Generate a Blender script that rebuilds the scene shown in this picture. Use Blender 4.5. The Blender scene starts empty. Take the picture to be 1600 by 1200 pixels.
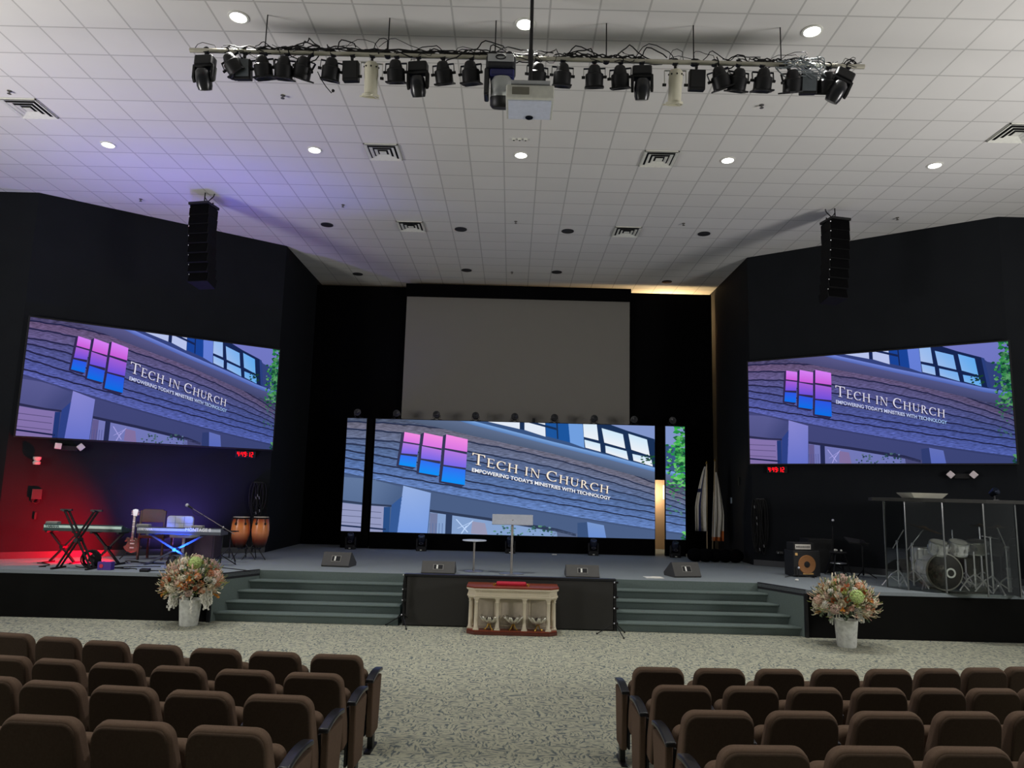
import bpy, bmesh, math, random
from mathutils import Vector, Matrix, Euler
import numpy as np
PI = math.pi; R = math.radians
rnd = random.Random(7)
SC = bpy.context.scene
COL = SC.collection

# ---------------------------------------------------------------- camera
F = 1143.05; CAMP = (0.0, 0.0, 2.3); PIT = .147465; ROL = .025831; YAW = -.002054
def cam_axes():
    f = Vector((math.sin(YAW)*math.cos(PIT), math.cos(YAW)*math.cos(PIT), math.sin(PIT)))
    r0 = Vector((math.cos(YAW), -math.sin(YAW), 0)); u0 = r0.cross(f)
    c, s = math.cos(ROL), math.sin(ROL)
    return (c*r0+s*u0), (-s*r0+c*u0), f
RX, UP, FW = cam_axes()
cd = bpy.data.cameras.new('camera'); cam = bpy.data.objects.new('camera', cd); COL.objects.link(cam)
cd.sensor_fit = 'HORIZONTAL'; cd.sensor_width = 36.0; cd.lens = F/1600*36.0
cd.clip_start = .05; cd.clip_end = 200
m3 = Matrix((RX, UP, -FW)).transposed()
cam.matrix_world = Matrix.Translation(CAMP) @ m3.to_4x4()
SC.camera = cam
C0 = Vector(CAMP)
def ray(x, y): return RX*((x-800)/F) + UP*((600-y)/F) + FW
def at_z(x, y, z): d = ray(x, y); return C0 + d*((z-C0.z)/d.z)
def at_y(x, y, Y): d = ray(x, y); return C0 + d*(Y/d.y)
def at_wall(x, y, p, q):
    n = Vector((q[1]-p[1], p[0]-q[0], 0)); d = ray(x, y)
    return C0 + d*((n.x*p[0]+n.y*p[1])/(n.x*d.x+n.y*d.y))

# ---------------------------------------------------------------- world, exposure, lights
SC.view_settings.view_transform = 'Standard'; SC.view_settings.look = 'None'
SC.view_settings.exposure = 0.0; SC.view_settings.gamma = 1.0; SC.view_settings.use_curve_mapping = False
try:
    SC.cycles.use_denoising = True; SC.cycles.max_bounces = 6; SC.cycles.diffuse_bounces = 3
    SC.cycles.transparent_max_bounces = 16; SC.cycles.caustics_reflective = False; SC.cycles.caustics_refractive = False
    SC.cycles.sample_clamp_indirect = 4.0
except Exception: pass
W = bpy.data.worlds.new('world'); SC.world = W; W.use_nodes = True
W.node_tree.nodes['Background'].inputs[0].default_value = (.93, .97, 1, 1)
W.node_tree.nodes['Background'].inputs[1].default_value = 0.10
DOWN_W = 400.0      # one ceiling downlight
def lamp(kind, name, loc, energy, color=(1, 1, 1), aim=None, size=.1, angle=None, blend=.5, parent=None):
    d = bpy.data.lights.new(name, kind); d.energy = energy; d.color = color
    o = bpy.data.objects.new(name, d); COL.objects.link(o); o.location = loc
    if kind == 'AREA': d.shape = 'SQUARE'; d.size = size
    else: d.shadow_soft_size = size
    if kind == 'SPOT': d.spot_size = R(angle or 90); d.spot_blend = blend
    if aim is not None: o.rotation_euler = (Vector(aim)-Vector(loc)).to_track_quat('-Z', 'Y').to_euler()
    if parent: o.parent = parent
    return o
# added fill lights, unseen beyond both sides of the frame, brightening the ceiling
lamp('AREA', 'ceiling_fill', (-11, 6.5, 3.2), 470, (1, .97, .96), aim=(-5.5, 8.5, 8.2), size=2.0)
lamp('AREA', 'ceiling_fill', (11, 6.5, 3.2), 470, (1, .97, .96), aim=(5.5, 8.5, 8.2), size=2.0)
# warm work lamp in the corridor behind the partition
lamp('POINT', 'corridor_lamp', (4.5, 21.6, 7.65), 220, (1, .72, .36), size=.1)
lamp('POINT', 'corridor_lamp', (4.2, 21.5, 2.4), 30, (1, .84, .62), size=.2)
# coloured stage pars: beams, then two blue washes added without a known fixture
lamp('SPOT', 'red_par_beam', (-7.5, 14.3, .97), 2000, (1, .0, .02), aim=(-9.6, 14.75, 1.0), size=.06, angle=105, blend=1.0)
lamp('SPOT', 'blue_par_beam', (-6.3, 14.08, .93), 360, (.01, .08, 1), aim=(-6.4, 14.45, 1.75), size=.05, angle=95, blend=.5)
lamp('SPOT', 'blue_uplight', (-6.0, 13.35, 1.1), 520, (.28, .22, 1), aim=(-5.7, 12.4, 8.2), size=.1, angle=66, blend=1.0)
lamp('SPOT', 'blue_uplight', (-6.9, 15.6, .95), 420, (.30, .17, 1), aim=(-7.6, 16.4, 3.0), size=.1, angle=140, blend=1.0)

# ---------------------------------------------------------------- materials
def lin(c):
    out = []
    for v in c[:3]:
        v = v/255.0; out.append(v/12.92 if v <= .04045 else ((v+.055)/1.055)**2.4)
    return (*out, 1)
MATS = {}
def mat(name, col, rough=.6, metal=0.0, var=.12, scale=18, bump=0.0, bscale=60, emit=None, es=1.0, spec=.5):
    if name in MATS: return MATS[name]
    m = bpy.data.materials.new(name); m.use_nodes = True; MATS[name] = m
    nt = m.node_tree; b = nt.nodes['Principled BSDF']
    b.inputs['Roughness'].default_value = rough; b.inputs['Metallic'].default_value = metal
    b.inputs['Specular IOR Level'].default_value = spec
    c = lin(col)
    tc = nt.nodes.new('ShaderNodeTexCoord'); no = nt.nodes.new('ShaderNodeTexNoise'); no.inputs['Scale'].default_value = scale
    nt.links.new(tc.outputs['Object'], no.inputs['Vector'])
    mx = nt.nodes.new('ShaderNodeMix'); mx.data_type = 'RGBA'
    mx.inputs[6].default_value = tuple(v*(1-var) for v in c[:3])+(1,); mx.inputs[7].default_value = tuple(min(1, v*(1+var)) for v in c[:3])+(1,)
    nt.links.new(no.outputs['Fac'], mx.inputs[0]); nt.links.new(mx.outputs[2], b.inputs['Base Color'])
    if bump:
        n2 = nt.nodes.new('ShaderNodeTexNoise'); n2.inputs['Scale'].default_value = bscale; nt.links.new(tc.outputs['Object'], n2.inputs['Vector'])
        bp = nt.nodes.new('ShaderNodeBump'); bp.inputs['Strength'].default_value = bump; bp.inputs['Distance'].default_value = .01
        nt.links.new(n2.outputs['Fac'], bp.inputs['Height']); nt.links.new(bp.outputs['Normal'], b.inputs['Normal'])
    if emit: b.inputs['Emission Color'].default_value = lin(emit); b.inputs['Emission Strength'].default_value = es
    return m
def nmath(nt, op, a, b=None, c=None):
    n = nt.nodes.new('ShaderNodeMath'); n.operation = op
    for i, v in enumerate((a, b, c)):
        if v is None: continue
        if isinstance(v, (int, float)): n.inputs[i].default_value = v
        else: nt.links.new(v, n.inputs[i])
    return n.outputs[0]
TILE = .6096; GX = .3347; GY = 8.2447; ZC = 8.214
def ceiling_mat():
    m = mat('ceiling_tile', (222, 220, 216), rough=.9, var=.02, scale=3, spec=.1); nt = m.node_tree; b = nt.nodes['Principled BSDF']
    g = nt.nodes.new('ShaderNodeNewGeometry'); sp = nt.nodes.new('ShaderNodeSeparateXYZ'); nt.links.new(g.outputs['Position'], sp.inputs[0])
    u = nmath(nt, 'DIVIDE', nmath(nt, 'SUBTRACT', sp.outputs[0], GX), TILE); v = nmath(nt, 'DIVIDE', nmath(nt, 'SUBTRACT', sp.outputs[1], GY), TILE)
    def edge(t): return nmath(nt, 'ABSOLUTE', nmath(nt, 'SUBTRACT', nmath(nt, 'FRACT', nmath(nt, 'ADD', t, 50.5)), .5))
    e = nmath(nt, 'MINIMUM', edge(u), edge(v))
    line = nmath(nt, 'LESS_THAN', e, .02)
    cb = nt.nodes.new('ShaderNodeCombineXYZ'); nt.links.new(nmath(nt, 'FLOOR', u), cb.inputs[0]); nt.links.new(nmath(nt, 'FLOOR', v), cb.inputs[1])
    wn = nt.nodes.new('ShaderNodeTexWhiteNoise'); nt.links.new(cb.outputs[0], wn.inputs['Vector'])
    k = nmath(nt, 'MULTIPLY_ADD', wn.outputs['Value'], .05, .95)
    k = nmath(nt, 'MULTIPLY', k, nmath(nt, 'SUBTRACT', 1.0, nmath(nt, 'MULTIPLY', line, .30)))
    src = b.inputs['Base Color'].links[0].from_socket
    vm = nt.nodes.new('ShaderNodeVectorMath'); vm.operation = 'SCALE'; nt.links.new(src, vm.inputs[0]); nt.links.new(k, vm.inputs['Scale'])
    nt.links.new(vm.outputs[0], b.inputs['Base Color'])
    return m
def carpet_mat():
    m = mat('patterned_carpet', (150, 152, 138), rough=.95, var=0, spec=.1); nt = m.node_tree; b = nt.nodes['Principled BSDF']
    tc = nt.nodes.new('ShaderNodeTexCoord'); mp = nt.nodes.new('ShaderNodeMapping'); nt.links.new(tc.outputs['Object'], mp.inputs[0])
    dn = nt.nodes.new('ShaderNodeTexNoise'); dn.inputs['Scale'].default_value = 3.0; nt.links.new(mp.outputs[0], dn.inputs['Vector'])
    a = nt.nodes.new('ShaderNodeTexNoise'); a.inputs['Scale'].default_value = 1.0; a.inputs['Detail'].default_value = 3
    m1 = nt.nodes.new('ShaderNodeMapping'); m1.inputs['Scale'].default_value = (10, 38, 1); m1.inputs['Rotation'].default_value = (0, 0, .35)
    va = nt.nodes.new('ShaderNodeVectorMath'); va.operation = 'MULTIPLY_ADD'; va.inputs[1].default_value = (.22, .22, 0); nt.links.new(dn.outputs['Color'], va.inputs[0]); nt.links.new(mp.outputs[0], va.inputs[2])
    nt.links.new(va.outputs[0], m1.inputs[0]); nt.links.new(m1.outputs[0], a.inputs['Vector'])
    c = nt.nodes.new('ShaderNodeTexNoise'); m2 = nt.nodes.new('ShaderNodeMapping'); m2.inputs['Scale'].default_value = (38, 11, 1); m2.inputs['Rotation'].default_value = (0, 0, .9); c.inputs['Scale'].default_value = 1.0; c.inputs['Detail'].default_value = 3
    nt.links.new(va.outputs[0], m2.inputs[0]); nt.links.new(m2.outputs[0], c.inputs['Vector'])
    sel = nt.nodes.new('ShaderNodeTexNoise'); sel.inputs['Scale'].default_value = 6.5; nt.links.new(mp.outputs[0], sel.inputs['Vector'])
    s = nmath(nt, 'GREATER_THAN', sel.outputs['Fac'], .5)
    mm = nt.nodes.new('ShaderNodeMix'); mm.data_type = 'FLOAT'; nt.links.new(s, mm.inputs[0]); nt.links.new(a.outputs['Fac'], mm.inputs[2]); nt.links.new(c.outputs['Fac'], mm.inputs[3])
    rp = nt.nodes.new('ShaderNodeValToRGB'); nt.links.new(mm.outputs[0], rp.inputs[0])
    e = rp.color_ramp.elements; e[0].position = .38; e[0].color = lin((94, 102, 104)); e[1].position = .52; e[1].color = lin((168, 167, 147))
    e2 = rp.color_ramp.elements.new(.45); e2.color = lin((130, 134, 124))
    big = nt.nodes.new('ShaderNodeTexNoise'); big.inputs['Scale'].default_value = 1.2; nt.links.new(mp.outputs[0], big.inputs['Vector'])
    vm = nt.nodes.new('ShaderNodeVectorMath'); vm.operation = 'SCALE'; nt.links.new(rp.outputs[0], vm.inputs[0]); nt.links.new(nmath(nt, 'MULTIPLY_ADD', big.outputs['Fac'], .2, .9), vm.inputs['Scale'])
    nt.links.new(vm.outputs[0], b.inputs['Base Color'])
    return m
def acrylic_mat(name, tint=(.93, .95, .93), ior=1.45):
    m = bpy.data.materials.new(name); m.use_nodes = True; nt = m.node_tree; nt.nodes.remove(nt.nodes['Principled BSDF'])
    out = nt.nodes['Material Output']; t = nt.nodes.new('ShaderNodeBsdfTransparent'); t.inputs[0].default_value = (*tint, 1)
    g = nt.nodes.new('ShaderNodeBsdfGlossy'); g.inputs['Roughness'].default_value = .02; g.inputs[0].default_value = (1, 1, 1, 1)
    fr = nt.nodes.new('ShaderNodeFresnel'); fr.inputs[0].default_value = ior
    mx = nt.nodes.new('ShaderNodeMixShader'); nt.links.new(fr.outputs[0], mx.inputs[0]); nt.links.new(t.outputs[0], mx.inputs[1]); nt.links.new(g.outputs[0], mx.inputs[2])
    nt.links.new(mx.outputs[0], out.inputs[0]); MATS[name] = m; return m
def emit_mat(name, col, s=1.0):
    if name in MATS: return MATS[name]
    m = bpy.data.materials.new(name); m.use_nodes = True; nt = m.node_tree; nt.nodes.remove(nt.nodes['Principled BSDF'])
    e = nt.nodes.new('ShaderNodeEmission'); e.inputs[0].default_value = lin(col); e.inputs[1].default_value = s
    nt.links.new(e.outputs[0], nt.nodes['Material Output'].inputs[0]); MATS[name] = m; return m
BLK = mat('black_metal', (20, 20, 22), .45, .3); BLKM = mat('black_matte', (16, 16, 17), .8); WALL = mat('black_wall_paint', (28, 30, 33), .85, var=.15, scale=2, bump=.15, bscale=40, spec=.08)
CURT = mat('black_curtain', (7, 7, 8), .95, spec=.05); CHR = mat('chrome', (228, 228, 232), .28, .75, var=.03); STEEL = mat('brushed_steel', (170, 165, 158), .35, .9)
WHT = mat('white_enamel', (225, 225, 215), .4); CREAM = mat('cream_paint', (214, 203, 178), .5, var=.05); WOOD = mat('red_mahogany', (128, 58, 38), .3, var=.25, scale=9)
SCARP = mat('stage_carpet', (134, 142, 146), .95, var=.12, scale=60, bump=.2, bscale=200, spec=.05); STEPC = mat('stair_carpet', (100, 112, 109), .95, var=.15, scale=60, bump=.2, bscale=200, spec=.05)
FASC = mat('stage_fascia_black', (22, 22, 21), .9, var=.2, scale=3, spec=.05); TRIM = mat('black_edge_trim', (24, 25, 30), .5)
FAB = mat('brown_upholstery', (96, 79, 66), .95, var=.16, scale=90, bump=.25, bscale=400, spec=.08)
FAB2 = mat('brown_back_fabric', (70, 58, 48), .95, var=.2, scale=70, bump=.25, bscale=400, spec=.05)
PLAST = mat('black_plastic', (26, 27, 31), .28, var=.05); GOLD = mat('brass', (190, 150, 70), .3, 1.0); DARKGL = mat('dark_lens', (10, 12, 20), .08, 0)
CABLE = mat('cable_rubber', (12, 12, 12), .85)

# ---------------------------------------------------------------- mesh helper
class MB:
    def __init__(s): s.v = []; s.f = []; s.m = []
    def add(s, vs, fs, mi=0):
        n = len(s.v); s.v += [tuple(v) for v in vs]; s.f += [tuple(i+n for i in f) for f in fs]; s.m += [mi]*len(fs); return s
    def box(s, c, d, rot=None, mi=0, taper=1.0):
        x, y, z = d[0]/2, d[1]/2, d[2]/2; t = taper
        vs = [Vector(p) for p in ((-x,-y,-z),(x,-y,-z),(x,y,-z),(-x,y,-z),(-x*t,-y*t,z),(x*t,-y*t,z),(x*t,y*t,z),(-x*t,y*t,z))]
        if rot is not None:
            M = Euler(rot).to_matrix() if not isinstance(rot, Matrix) else rot
            vs = [M @ v for v in vs]
        return s.add([v+Vector(c) for v in vs], [(3,2,1,0),(4,5,6,7),(0,1,5,4),(1,2,6,5),(2,3,7,6),(3,0,4,7)], mi)
    def cyl(s, p0, p1, r0, r1=None, n=12, mi=0, caps=True):
        r1 = r0 if r1 is None else r1; p0 = Vector(p0); p1 = Vector(p1); d = (p1-p0).normalized()
        a = d.orthogonal().normalized(); b = d.cross(a); vs = []
        for p, r in ((p0, r0), (p1, r1)):
            for i in range(n): t = 2*PI*i/n; vs.append(p+(a*math.cos(t)+b*math.sin(t))*r)
        fs = [(i, (i+1) % n, n+(i+1) % n, n+i) for i in range(n)]
        if caps: fs += [tuple(range(n-1, -1, -1)), tuple(range(n, 2*n))]
        return s.add(vs, fs, mi)
    def lathe(s, prof, o=(0, 0, 0), n=20, mi=0, M=None, sy=1.0, cap=True):
        vs = []; o = Vector(o)
        for r, z in prof:
            for i in range(n):
                t = 2*PI*i/n; p = Vector((r*math.cos(t), r*math.sin(t)*sy, z)); vs.append((M @ p if M is not None else p)+o)
        k = len(prof); fs = [(j*n+i, j*n+(i+1) % n, (j+1)*n+(i+1) % n, (j+1)*n+i) for j in range(k-1) for i in range(n)]
        if cap and prof[0][0] > 1e-5: fs.append(tuple(range(n-1, -1, -1)))
        if cap and prof[-1][0] > 1e-5: fs.append(tuple(range((k-1)*n, k*n)))
        return s.add(vs, fs, mi)
    def ball(s, c, r, n=10, mi=0, sc=(1, 1, 1), M=None):
        M2 = (M if M is not None else Matrix.Identity(3)) @ Matrix.Diagonal(sc)
        k = max(4, n//2+1)
        return s.lathe([(r*math.sin(PI*j/k), -r*math.cos(PI*j/k)) for j in range(k+1)], c, n, mi, M2)
    def tube(s, pts, r, n=6, mi=0, caps=True):
        pts = [Vector(p) for p in pts]; vs = []; k = len(pts); pa = None
        for j, p in enumerate(pts):
            d = (pts[min(j+1, k-1)]-pts[max(j-1, 0)]).normalized()
            if pa is None: a = d.orthogonal().normalized()
            else:
                a = pa - d*pa.dot(d); a = a.normalized() if a.length > 1e-6 else d.orthogonal().normalized()
            pa = a; b = d.cross(a); rr = r[j] if isinstance(r, (list, tuple)) else r
            for i in range(n): t = 2*PI*i/n; vs.append(p+(a*math.cos(t)+b*math.sin(t))*rr)
        fs = [(j*n+i, j*n+(i+1) % n, (j+1)*n+(i+1) % n, (j+1)*n+i) for j in range(k-1) for i in range(n)]
        if caps: fs += [tuple(range(n-1, -1, -1)), tuple(range((k-1)*n, k*n))]
        return s.add(vs, fs, mi)
    def prism(s, poly, z0, z1, mi=0, M=None, o=(0, 0, 0)):
        n = len(poly); o = Vector(o)
        ar = sum(poly[i][0]*poly[(i+1) % n][1]-poly[(i+1) % n][0]*poly[i][1] for i in range(n))
        if ar < 0: poly = poly[::-1]
        vs = [Vector((x, y, z)) for z in (z0, z1) for x, y in poly]
        if M is not None: vs = [M @ v for v in vs]
        return s.add([v+o for v in vs], [tuple(range(n-1, -1, -1)), tuple(range(n, 2*n))]+[(i, (i+1) % n, n+(i+1) % n, n+i) for i in range(n)], mi)
    def poly(s, pts, mi=0): return s.add(pts, [tuple(range(len(pts)))], mi)
    def build(s, name, mats, parent=None, smooth=False, bevel=0, seg=2, sub=0):
        me = bpy.data.meshes.new(name); me.from_pydata([tuple(v) for v in s.v], [], s.f)
        if not isinstance(mats, (list, tuple)): mats = [mats]
        for m in mats: me.materials.append(m)
        me.polygons.foreach_set('material_index', s.m)
        if smooth: me.polygons.foreach_set('use_smooth', [True]*len(s.f))
        me.update()
        o = bpy.data.objects.new(name, me); COL.objects.link(o)
        if parent: o.parent = parent
        if bevel:
            b = o.modifiers.new('bevel', 'BEVEL'); b.width = bevel; b.segments = seg; b.limit_method = 'ANGLE'; b.angle_limit = R(40)
        if sub: q = o.modifiers.new('sub', 'SUBSURF'); q.levels = sub; q.render_levels = sub
        if smooth and not sub:
            try: me.shade_smooth_by_angle = None
            except Exception: pass
            smooth_angle(me)
        return o
def smooth_angle(me, ang=40):
    bm = bmesh.new(); bm.from_mesh(me)
    for e in bm.edges:
        if len(e.link_faces) == 2:
            try: e.smooth = e.calc_face_angle() < R(ang)
            except Exception: pass
    bm.to_mesh(me); bm.free()
def tag(o, label=None, cat=None, group=None, kind=None):
    for k, v in (('label', label), ('category', cat), ('group', group), ('kind', kind)):
        if v: o[k] = v
    return o
def thing(name, label, cat, loc=(0, 0, 0), rotz=0, group=None):
    o = bpy.data.objects.new(name, None); COL.objects.link(o); o.empty_display_size = .1
    o.location = loc; o.rotation_euler = (0, 0, rotz); return tag(o, label, cat, group)
def dup(root, loc=None, rotz=None, label=None, group=None, rot=None):
    def cp(o, par):
        c = o.copy(); COL.objects.link(c); c.parent = par
        for ch in [x for x in KIDS.get(o.name, ())]: cp(ch, c)
        return c
    KIDS.clear()
    for x in COL.objects:
        if x.parent: KIDS.setdefault(x.parent.name, []).append(x)
    c = cp(root, None)
    if loc is not None: c.location = loc
    if rotz is not None: c.rotation_euler = (0, 0, rotz)
    if rot is not None: c.rotation_euler = rot
    if label: c['label'] = label
    if group: c['group'] = group
    return c
KIDS = {}
def struct(o): o['kind'] = 'structure'; return o
def rrect(w, h, r, n=5, cx=0, cy=0, top_only=False):
    pts = []
    for (sx, sy, a0) in ((1, 1, 0), (-1, 1, 90), (-1, -1, 180), (1, -1, 270)):
        if top_only and sy < 0: pts.append((cx+sx*w/2, cy-h/2)); continue
        for i in range(n+1):
            a = R(a0+90*i/n); pts.append((cx+sx*(w/2-r)+r*math.cos(a), cy+sy*(h/2-r)+r*math.sin(a)))
    return pts
XZ = Matrix(((1, 0, 0), (0, 0, -1), (0, 1, 0)))      # (x,y,z) -> (x,-z,y): a flat outline stood upright, facing -Y
def text_polys(s, size=1.0, offset=0.0):
    cu = bpy.data.curves.new('txt', 'FONT'); cu.body = s; cu.size = size; cu.offset = offset; cu.align_x = 'LEFT'; cu.resolution_u = 3
    o = bpy.data.objects.new('txt', cu); COL.objects.link(o); bpy.context.view_layer.update()
    me = o.evaluated_get(bpy.context.evaluated_depsgraph_get()).to_mesh()
    vs = [(v.co.x, v.co.y) for v in me.vertices]; fs = [tuple(p.vertices) for p in me.polygons]
    o.to_mesh_clear() if False else None
    COL.objects.unlink(o); bpy.data.objects.remove(o); bpy.data.curves.remove(cu)
    return vs, fs
ORD = ['first', 'second', 'third', 'fourth', 'fifth', 'sixth', 'seventh', 'eighth', 'ninth', 'tenth', 'eleventh', 'twelfth', 'thirteenth', 'fourteenth', 'fifteenth', 'sixteenth', 'seventeenth']

# ---------------------------------------------------------------- the setting
ZS = .775; YF = 12.88; YE = 13.85; XC = 5.08; XE = 4.58; YR = 12.98
WX = 5.71; WY = 17.47; VX = 9.95; VY = 14.47; YP = 20.4; YB = 21.9
# hall floor: flat in front, sloping up toward the rear under the seats
m = MB(); ys = [(-4, .075*10.8), (6.8, 0), (22.6, 0)]
for (ya, za), (yb, zb) in zip(ys, ys[1:]): m.add([(-14, ya, za), (14, ya, za), (14, yb, zb), (-14, yb, zb)], [(0, 1, 2, 3)])
m.add([(-14, -4, -.2), (14, -4, -.2), (14, 22.6, -.2), (-14, 22.6, -.2)], [(3, 2, 1, 0)])
struct(m.build('floor', carpet_mat()))
def floor_z(y): return max(0.0, .075*(6.8-y))
m = MB(); m.box((0, 9.3, ZC+.1), (28, 26.6, .2)); struct(m.build('ceiling', ceiling_mat()))
def wallseg(name, pts, z0, z1, th=.15, mt=WALL):
    m = MB()
    for (a, b) in zip(pts, pts[1:]):
        a = Vector((*a, 0)); b = Vector((*b, 0)); n = (b-a).cross(Vector((0, 0, 1))).normalized()*th
        m.prism([(a.x, a.y), (b.x, b.y), (b.x+n.x, b.y+n.y), (a.x+n.x, a.y+n.y)], z0, z1)
    return struct(m.build(name, mt))
wallseg('wall_left', [(-WX, YP+1.5), (-WX, WY), (-VX, VY), (-14, VY)], 0, ZC, .15)
wallseg('wall_right', [(WX, YP+1.5), (WX, WY), (VX, VY), (14, VY)], 0, ZC, -.15)
BEIGE = mat('beige_corridor_wall', (214, 178, 138), .7, var=.03)
wallseg('wall_corridor', [(-WX, YB), (WX, YB)], 0, ZC, -.12, BEIGE)
# black partition with a doorway; its top stops short of the ceiling
ZP = at_y(1100, 460.5, YP).z
m = MB(); X0, X1, DX0, DX1, DZ = -WX, WX-.1, 3.55, 4.75, at_y(1032, 750, YP).z
m.box(((X0+DX0)/2, YP+.05, ZP/2), (DX0-X0, .1, ZP)); m.box(((X1+DX1)/2, YP+.05, ZP/2), (X1-DX1, .1, ZP)); m.box(((DX0+DX1)/2, YP+.05, (ZP+DZ)/2), (DX1-DX0, .1, ZP-DZ))
struct(m.build('wall_back', CURT))
# stage deck, wings, stairs
m = MB()
deck = [(-14, YF), (-XC, YF), (-XE, YE), (XE, YE), (XC, YF), (14, YF), (14, VY-.0), (VX, VY), (WX, WY), (WX, YB), (-WX, YB), (-WX, WY), (-VX, VY), (-14, VY)]
m.prism(deck, ZS-.06, ZS); struct(m.build('floor_stage', SCARP))
m = MB(); m.box((.03, 13.51, (ZS-.002)/2), (3.7, .74, ZS-.002)); struct(m.build('floor_stage_centre', SCARP))
def fascia(name, pts, z0, z1, mt, th=.03):
    return wallseg(name, pts, z0, z1, th, mt)
fascia('wall_stage_left', [(-14, YF), (-XC, YF)], 0, ZS-.002, FASC, -.06)
fascia('wall_stage_right', [(XC, YF), (14, YF)], 0, ZS-.002, FASC, -.06)
# side cheeks of the stairs: stair-carpet below, black cap strip above
for s, nm in ((-1, 'left'), (1, 'right')):
    a, b = (s*XC, YF), (s*XE, YE)
    pts = [a, b] if s > 0 else [b, a]
    wallseg('wall_stair_cheek_'+nm, pts, 0, ZS-.1, .04 if s > 0 else .04, STEPC)
    wallseg('trim_stair_cheek_'+nm, pts, ZS-.1, ZS+.012, .05, TRIM)
    m = MB(); m.box((s*(XC+14)/2, YF+.02, ZS-.02), (14-XC, .06, .06)); struct(m.build('trim_stage_edge_'+nm, SCARP))
    m = MB(); m.box((s*XC, YF, (ZS-.05)/2), (.05, .06, ZS-.05)); struct(m.build('trim_stage_corner_'+nm, TRIM))
for s, nm in ((-1, 'left'), (1, 'right')):
    m = MB()
    for k in range(5):
        y0 = YR+(YE-YR)*k/4.0; t = (y0-YF)/(YE-YF); xo = XC+(XE-XC)*t
        z1 = ZS*(k+1)/5.0
        if k < 4:
            xo2 = XC+(XE-XC)*((YE-YF+YF-YF)/(YE-YF))
            n0 = len(m.v); m.prism([(s*1.88, y0), (s*xo, y0), (s*XE, YE), (s*1.88, YE)], z1-ZS/5.0, z1-.001)
            for q in range(n0, len(m.v)):     # riser raked to darken its face: its foot is set back under the nosing
                if abs(m.v[q][1]-y0) < 1e-6 and abs(m.v[q][2]-(z1-ZS/5.0)) < 1e-6: m.v[q] = (m.v[q][0], y0+.035, m.v[q][2])
            m.cyl((s*1.88, y0-.004, z1-.022), (s*xo, y0-.004, z1-.022), .021, n=8)
        else:
            m.prism([(s*1.88, YE-.01), (s*XE, YE-.01), (s*XE, YE+.05), (s*1.88, YE+.05)], z1-ZS/5.0, z1-.003)
    struct(m.build('stairs_'+nm, STEPC, smooth=True))
m = MB(); m.box((0, YE+.03, ZS/2), (3.8, .05, ZS-.01)); struct(m.build('wall_stage_centre', FASC))
# baseboards on the slanted walls
for s, nm in ((-1, 'left'), (1, 'right')):
    pts = [(s*WX, WY), (s*VX, VY), (s*14, VY)]
    wallseg('baseboard_'+nm, pts, ZS, ZS+.13, .02*s, mat('dark_baseboard', (44, 46, 50), .5))

# ---------------------------------------------------------------- the picture shown on the LED screens
TL, TR, BR, BL = (543, 653), (1070, 667.5), (1071, 843), (533, 830)
def uv_of(x, y):
    u, v = .5, .5
    for _ in range(12):
        px = (1-u)*(1-v)*TL[0]+u*(1-v)*TR[0]+u*v*BR[0]+(1-u)*v*BL[0]; py = (1-u)*(1-v)*TL[1]+u*(1-v)*TR[1]+u*v*BR[1]+(1-u)*v*BL[1]
        dxu = (1-v)*(TR[0]-TL[0])+v*(BR[0]-BL[0]); dyu = (1-v)*(TR[1]-TL[1])+v*(BR[1]-BL[1])
        dxv = (1-u)*(BL[0]-TL[0])+u*(BR[0]-TR[0]); dyv = (1-u)*(BL[1]-TL[1])+u*(BR[1]-TR[1])
        det = dxu*dyv-dxv*dyu; ex, ey = x-px, y-py
        u += (ex*dyv-ey*dxv)/det; v += (dxu*ey-dyu*ex)/det
    return u, v
PIC = []    # (layer, material 0 plain / 1 timber, [(u,v)..], [colour..])
def pp(layer, pts, cols, timber=0):
    if isinstance(cols[0], (int, float)): cols = [cols]*len(pts)
    PIC.append((layer, timber, [uv_of(*p) for p in pts], cols))
def c7(*p): return [(560+x/5.333, 640+y/5.333) for x, y in p]
def c8(*p): return [(800+x/5.333, 640+y/5.333) for x, y in p]
def quad3(xs, ys, x):   # smooth curve through samples
    return float(np.interp(x, xs, ys)) if len(xs) > 3 else float(np.polyval(np.polyfit(xs, ys, 2), x))
def curve(ys, x0=528, x1=1078, n=14):
    xs = [588, 735, 1021]; return [(x0+(x1-x0)*i/n, quad3(xs, ys, x0+(x1-x0)*i/n)) for i in range(n+1)]
def band(layer, a, b, col, timber=0, cola=None):
    for i in range(len(a)-1):
        c = [cola or col]*2+[col]*2 if cola else [col]*4
        pp(layer, [a[i], a[i+1], b[i+1], b[i]], c, timber)
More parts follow.
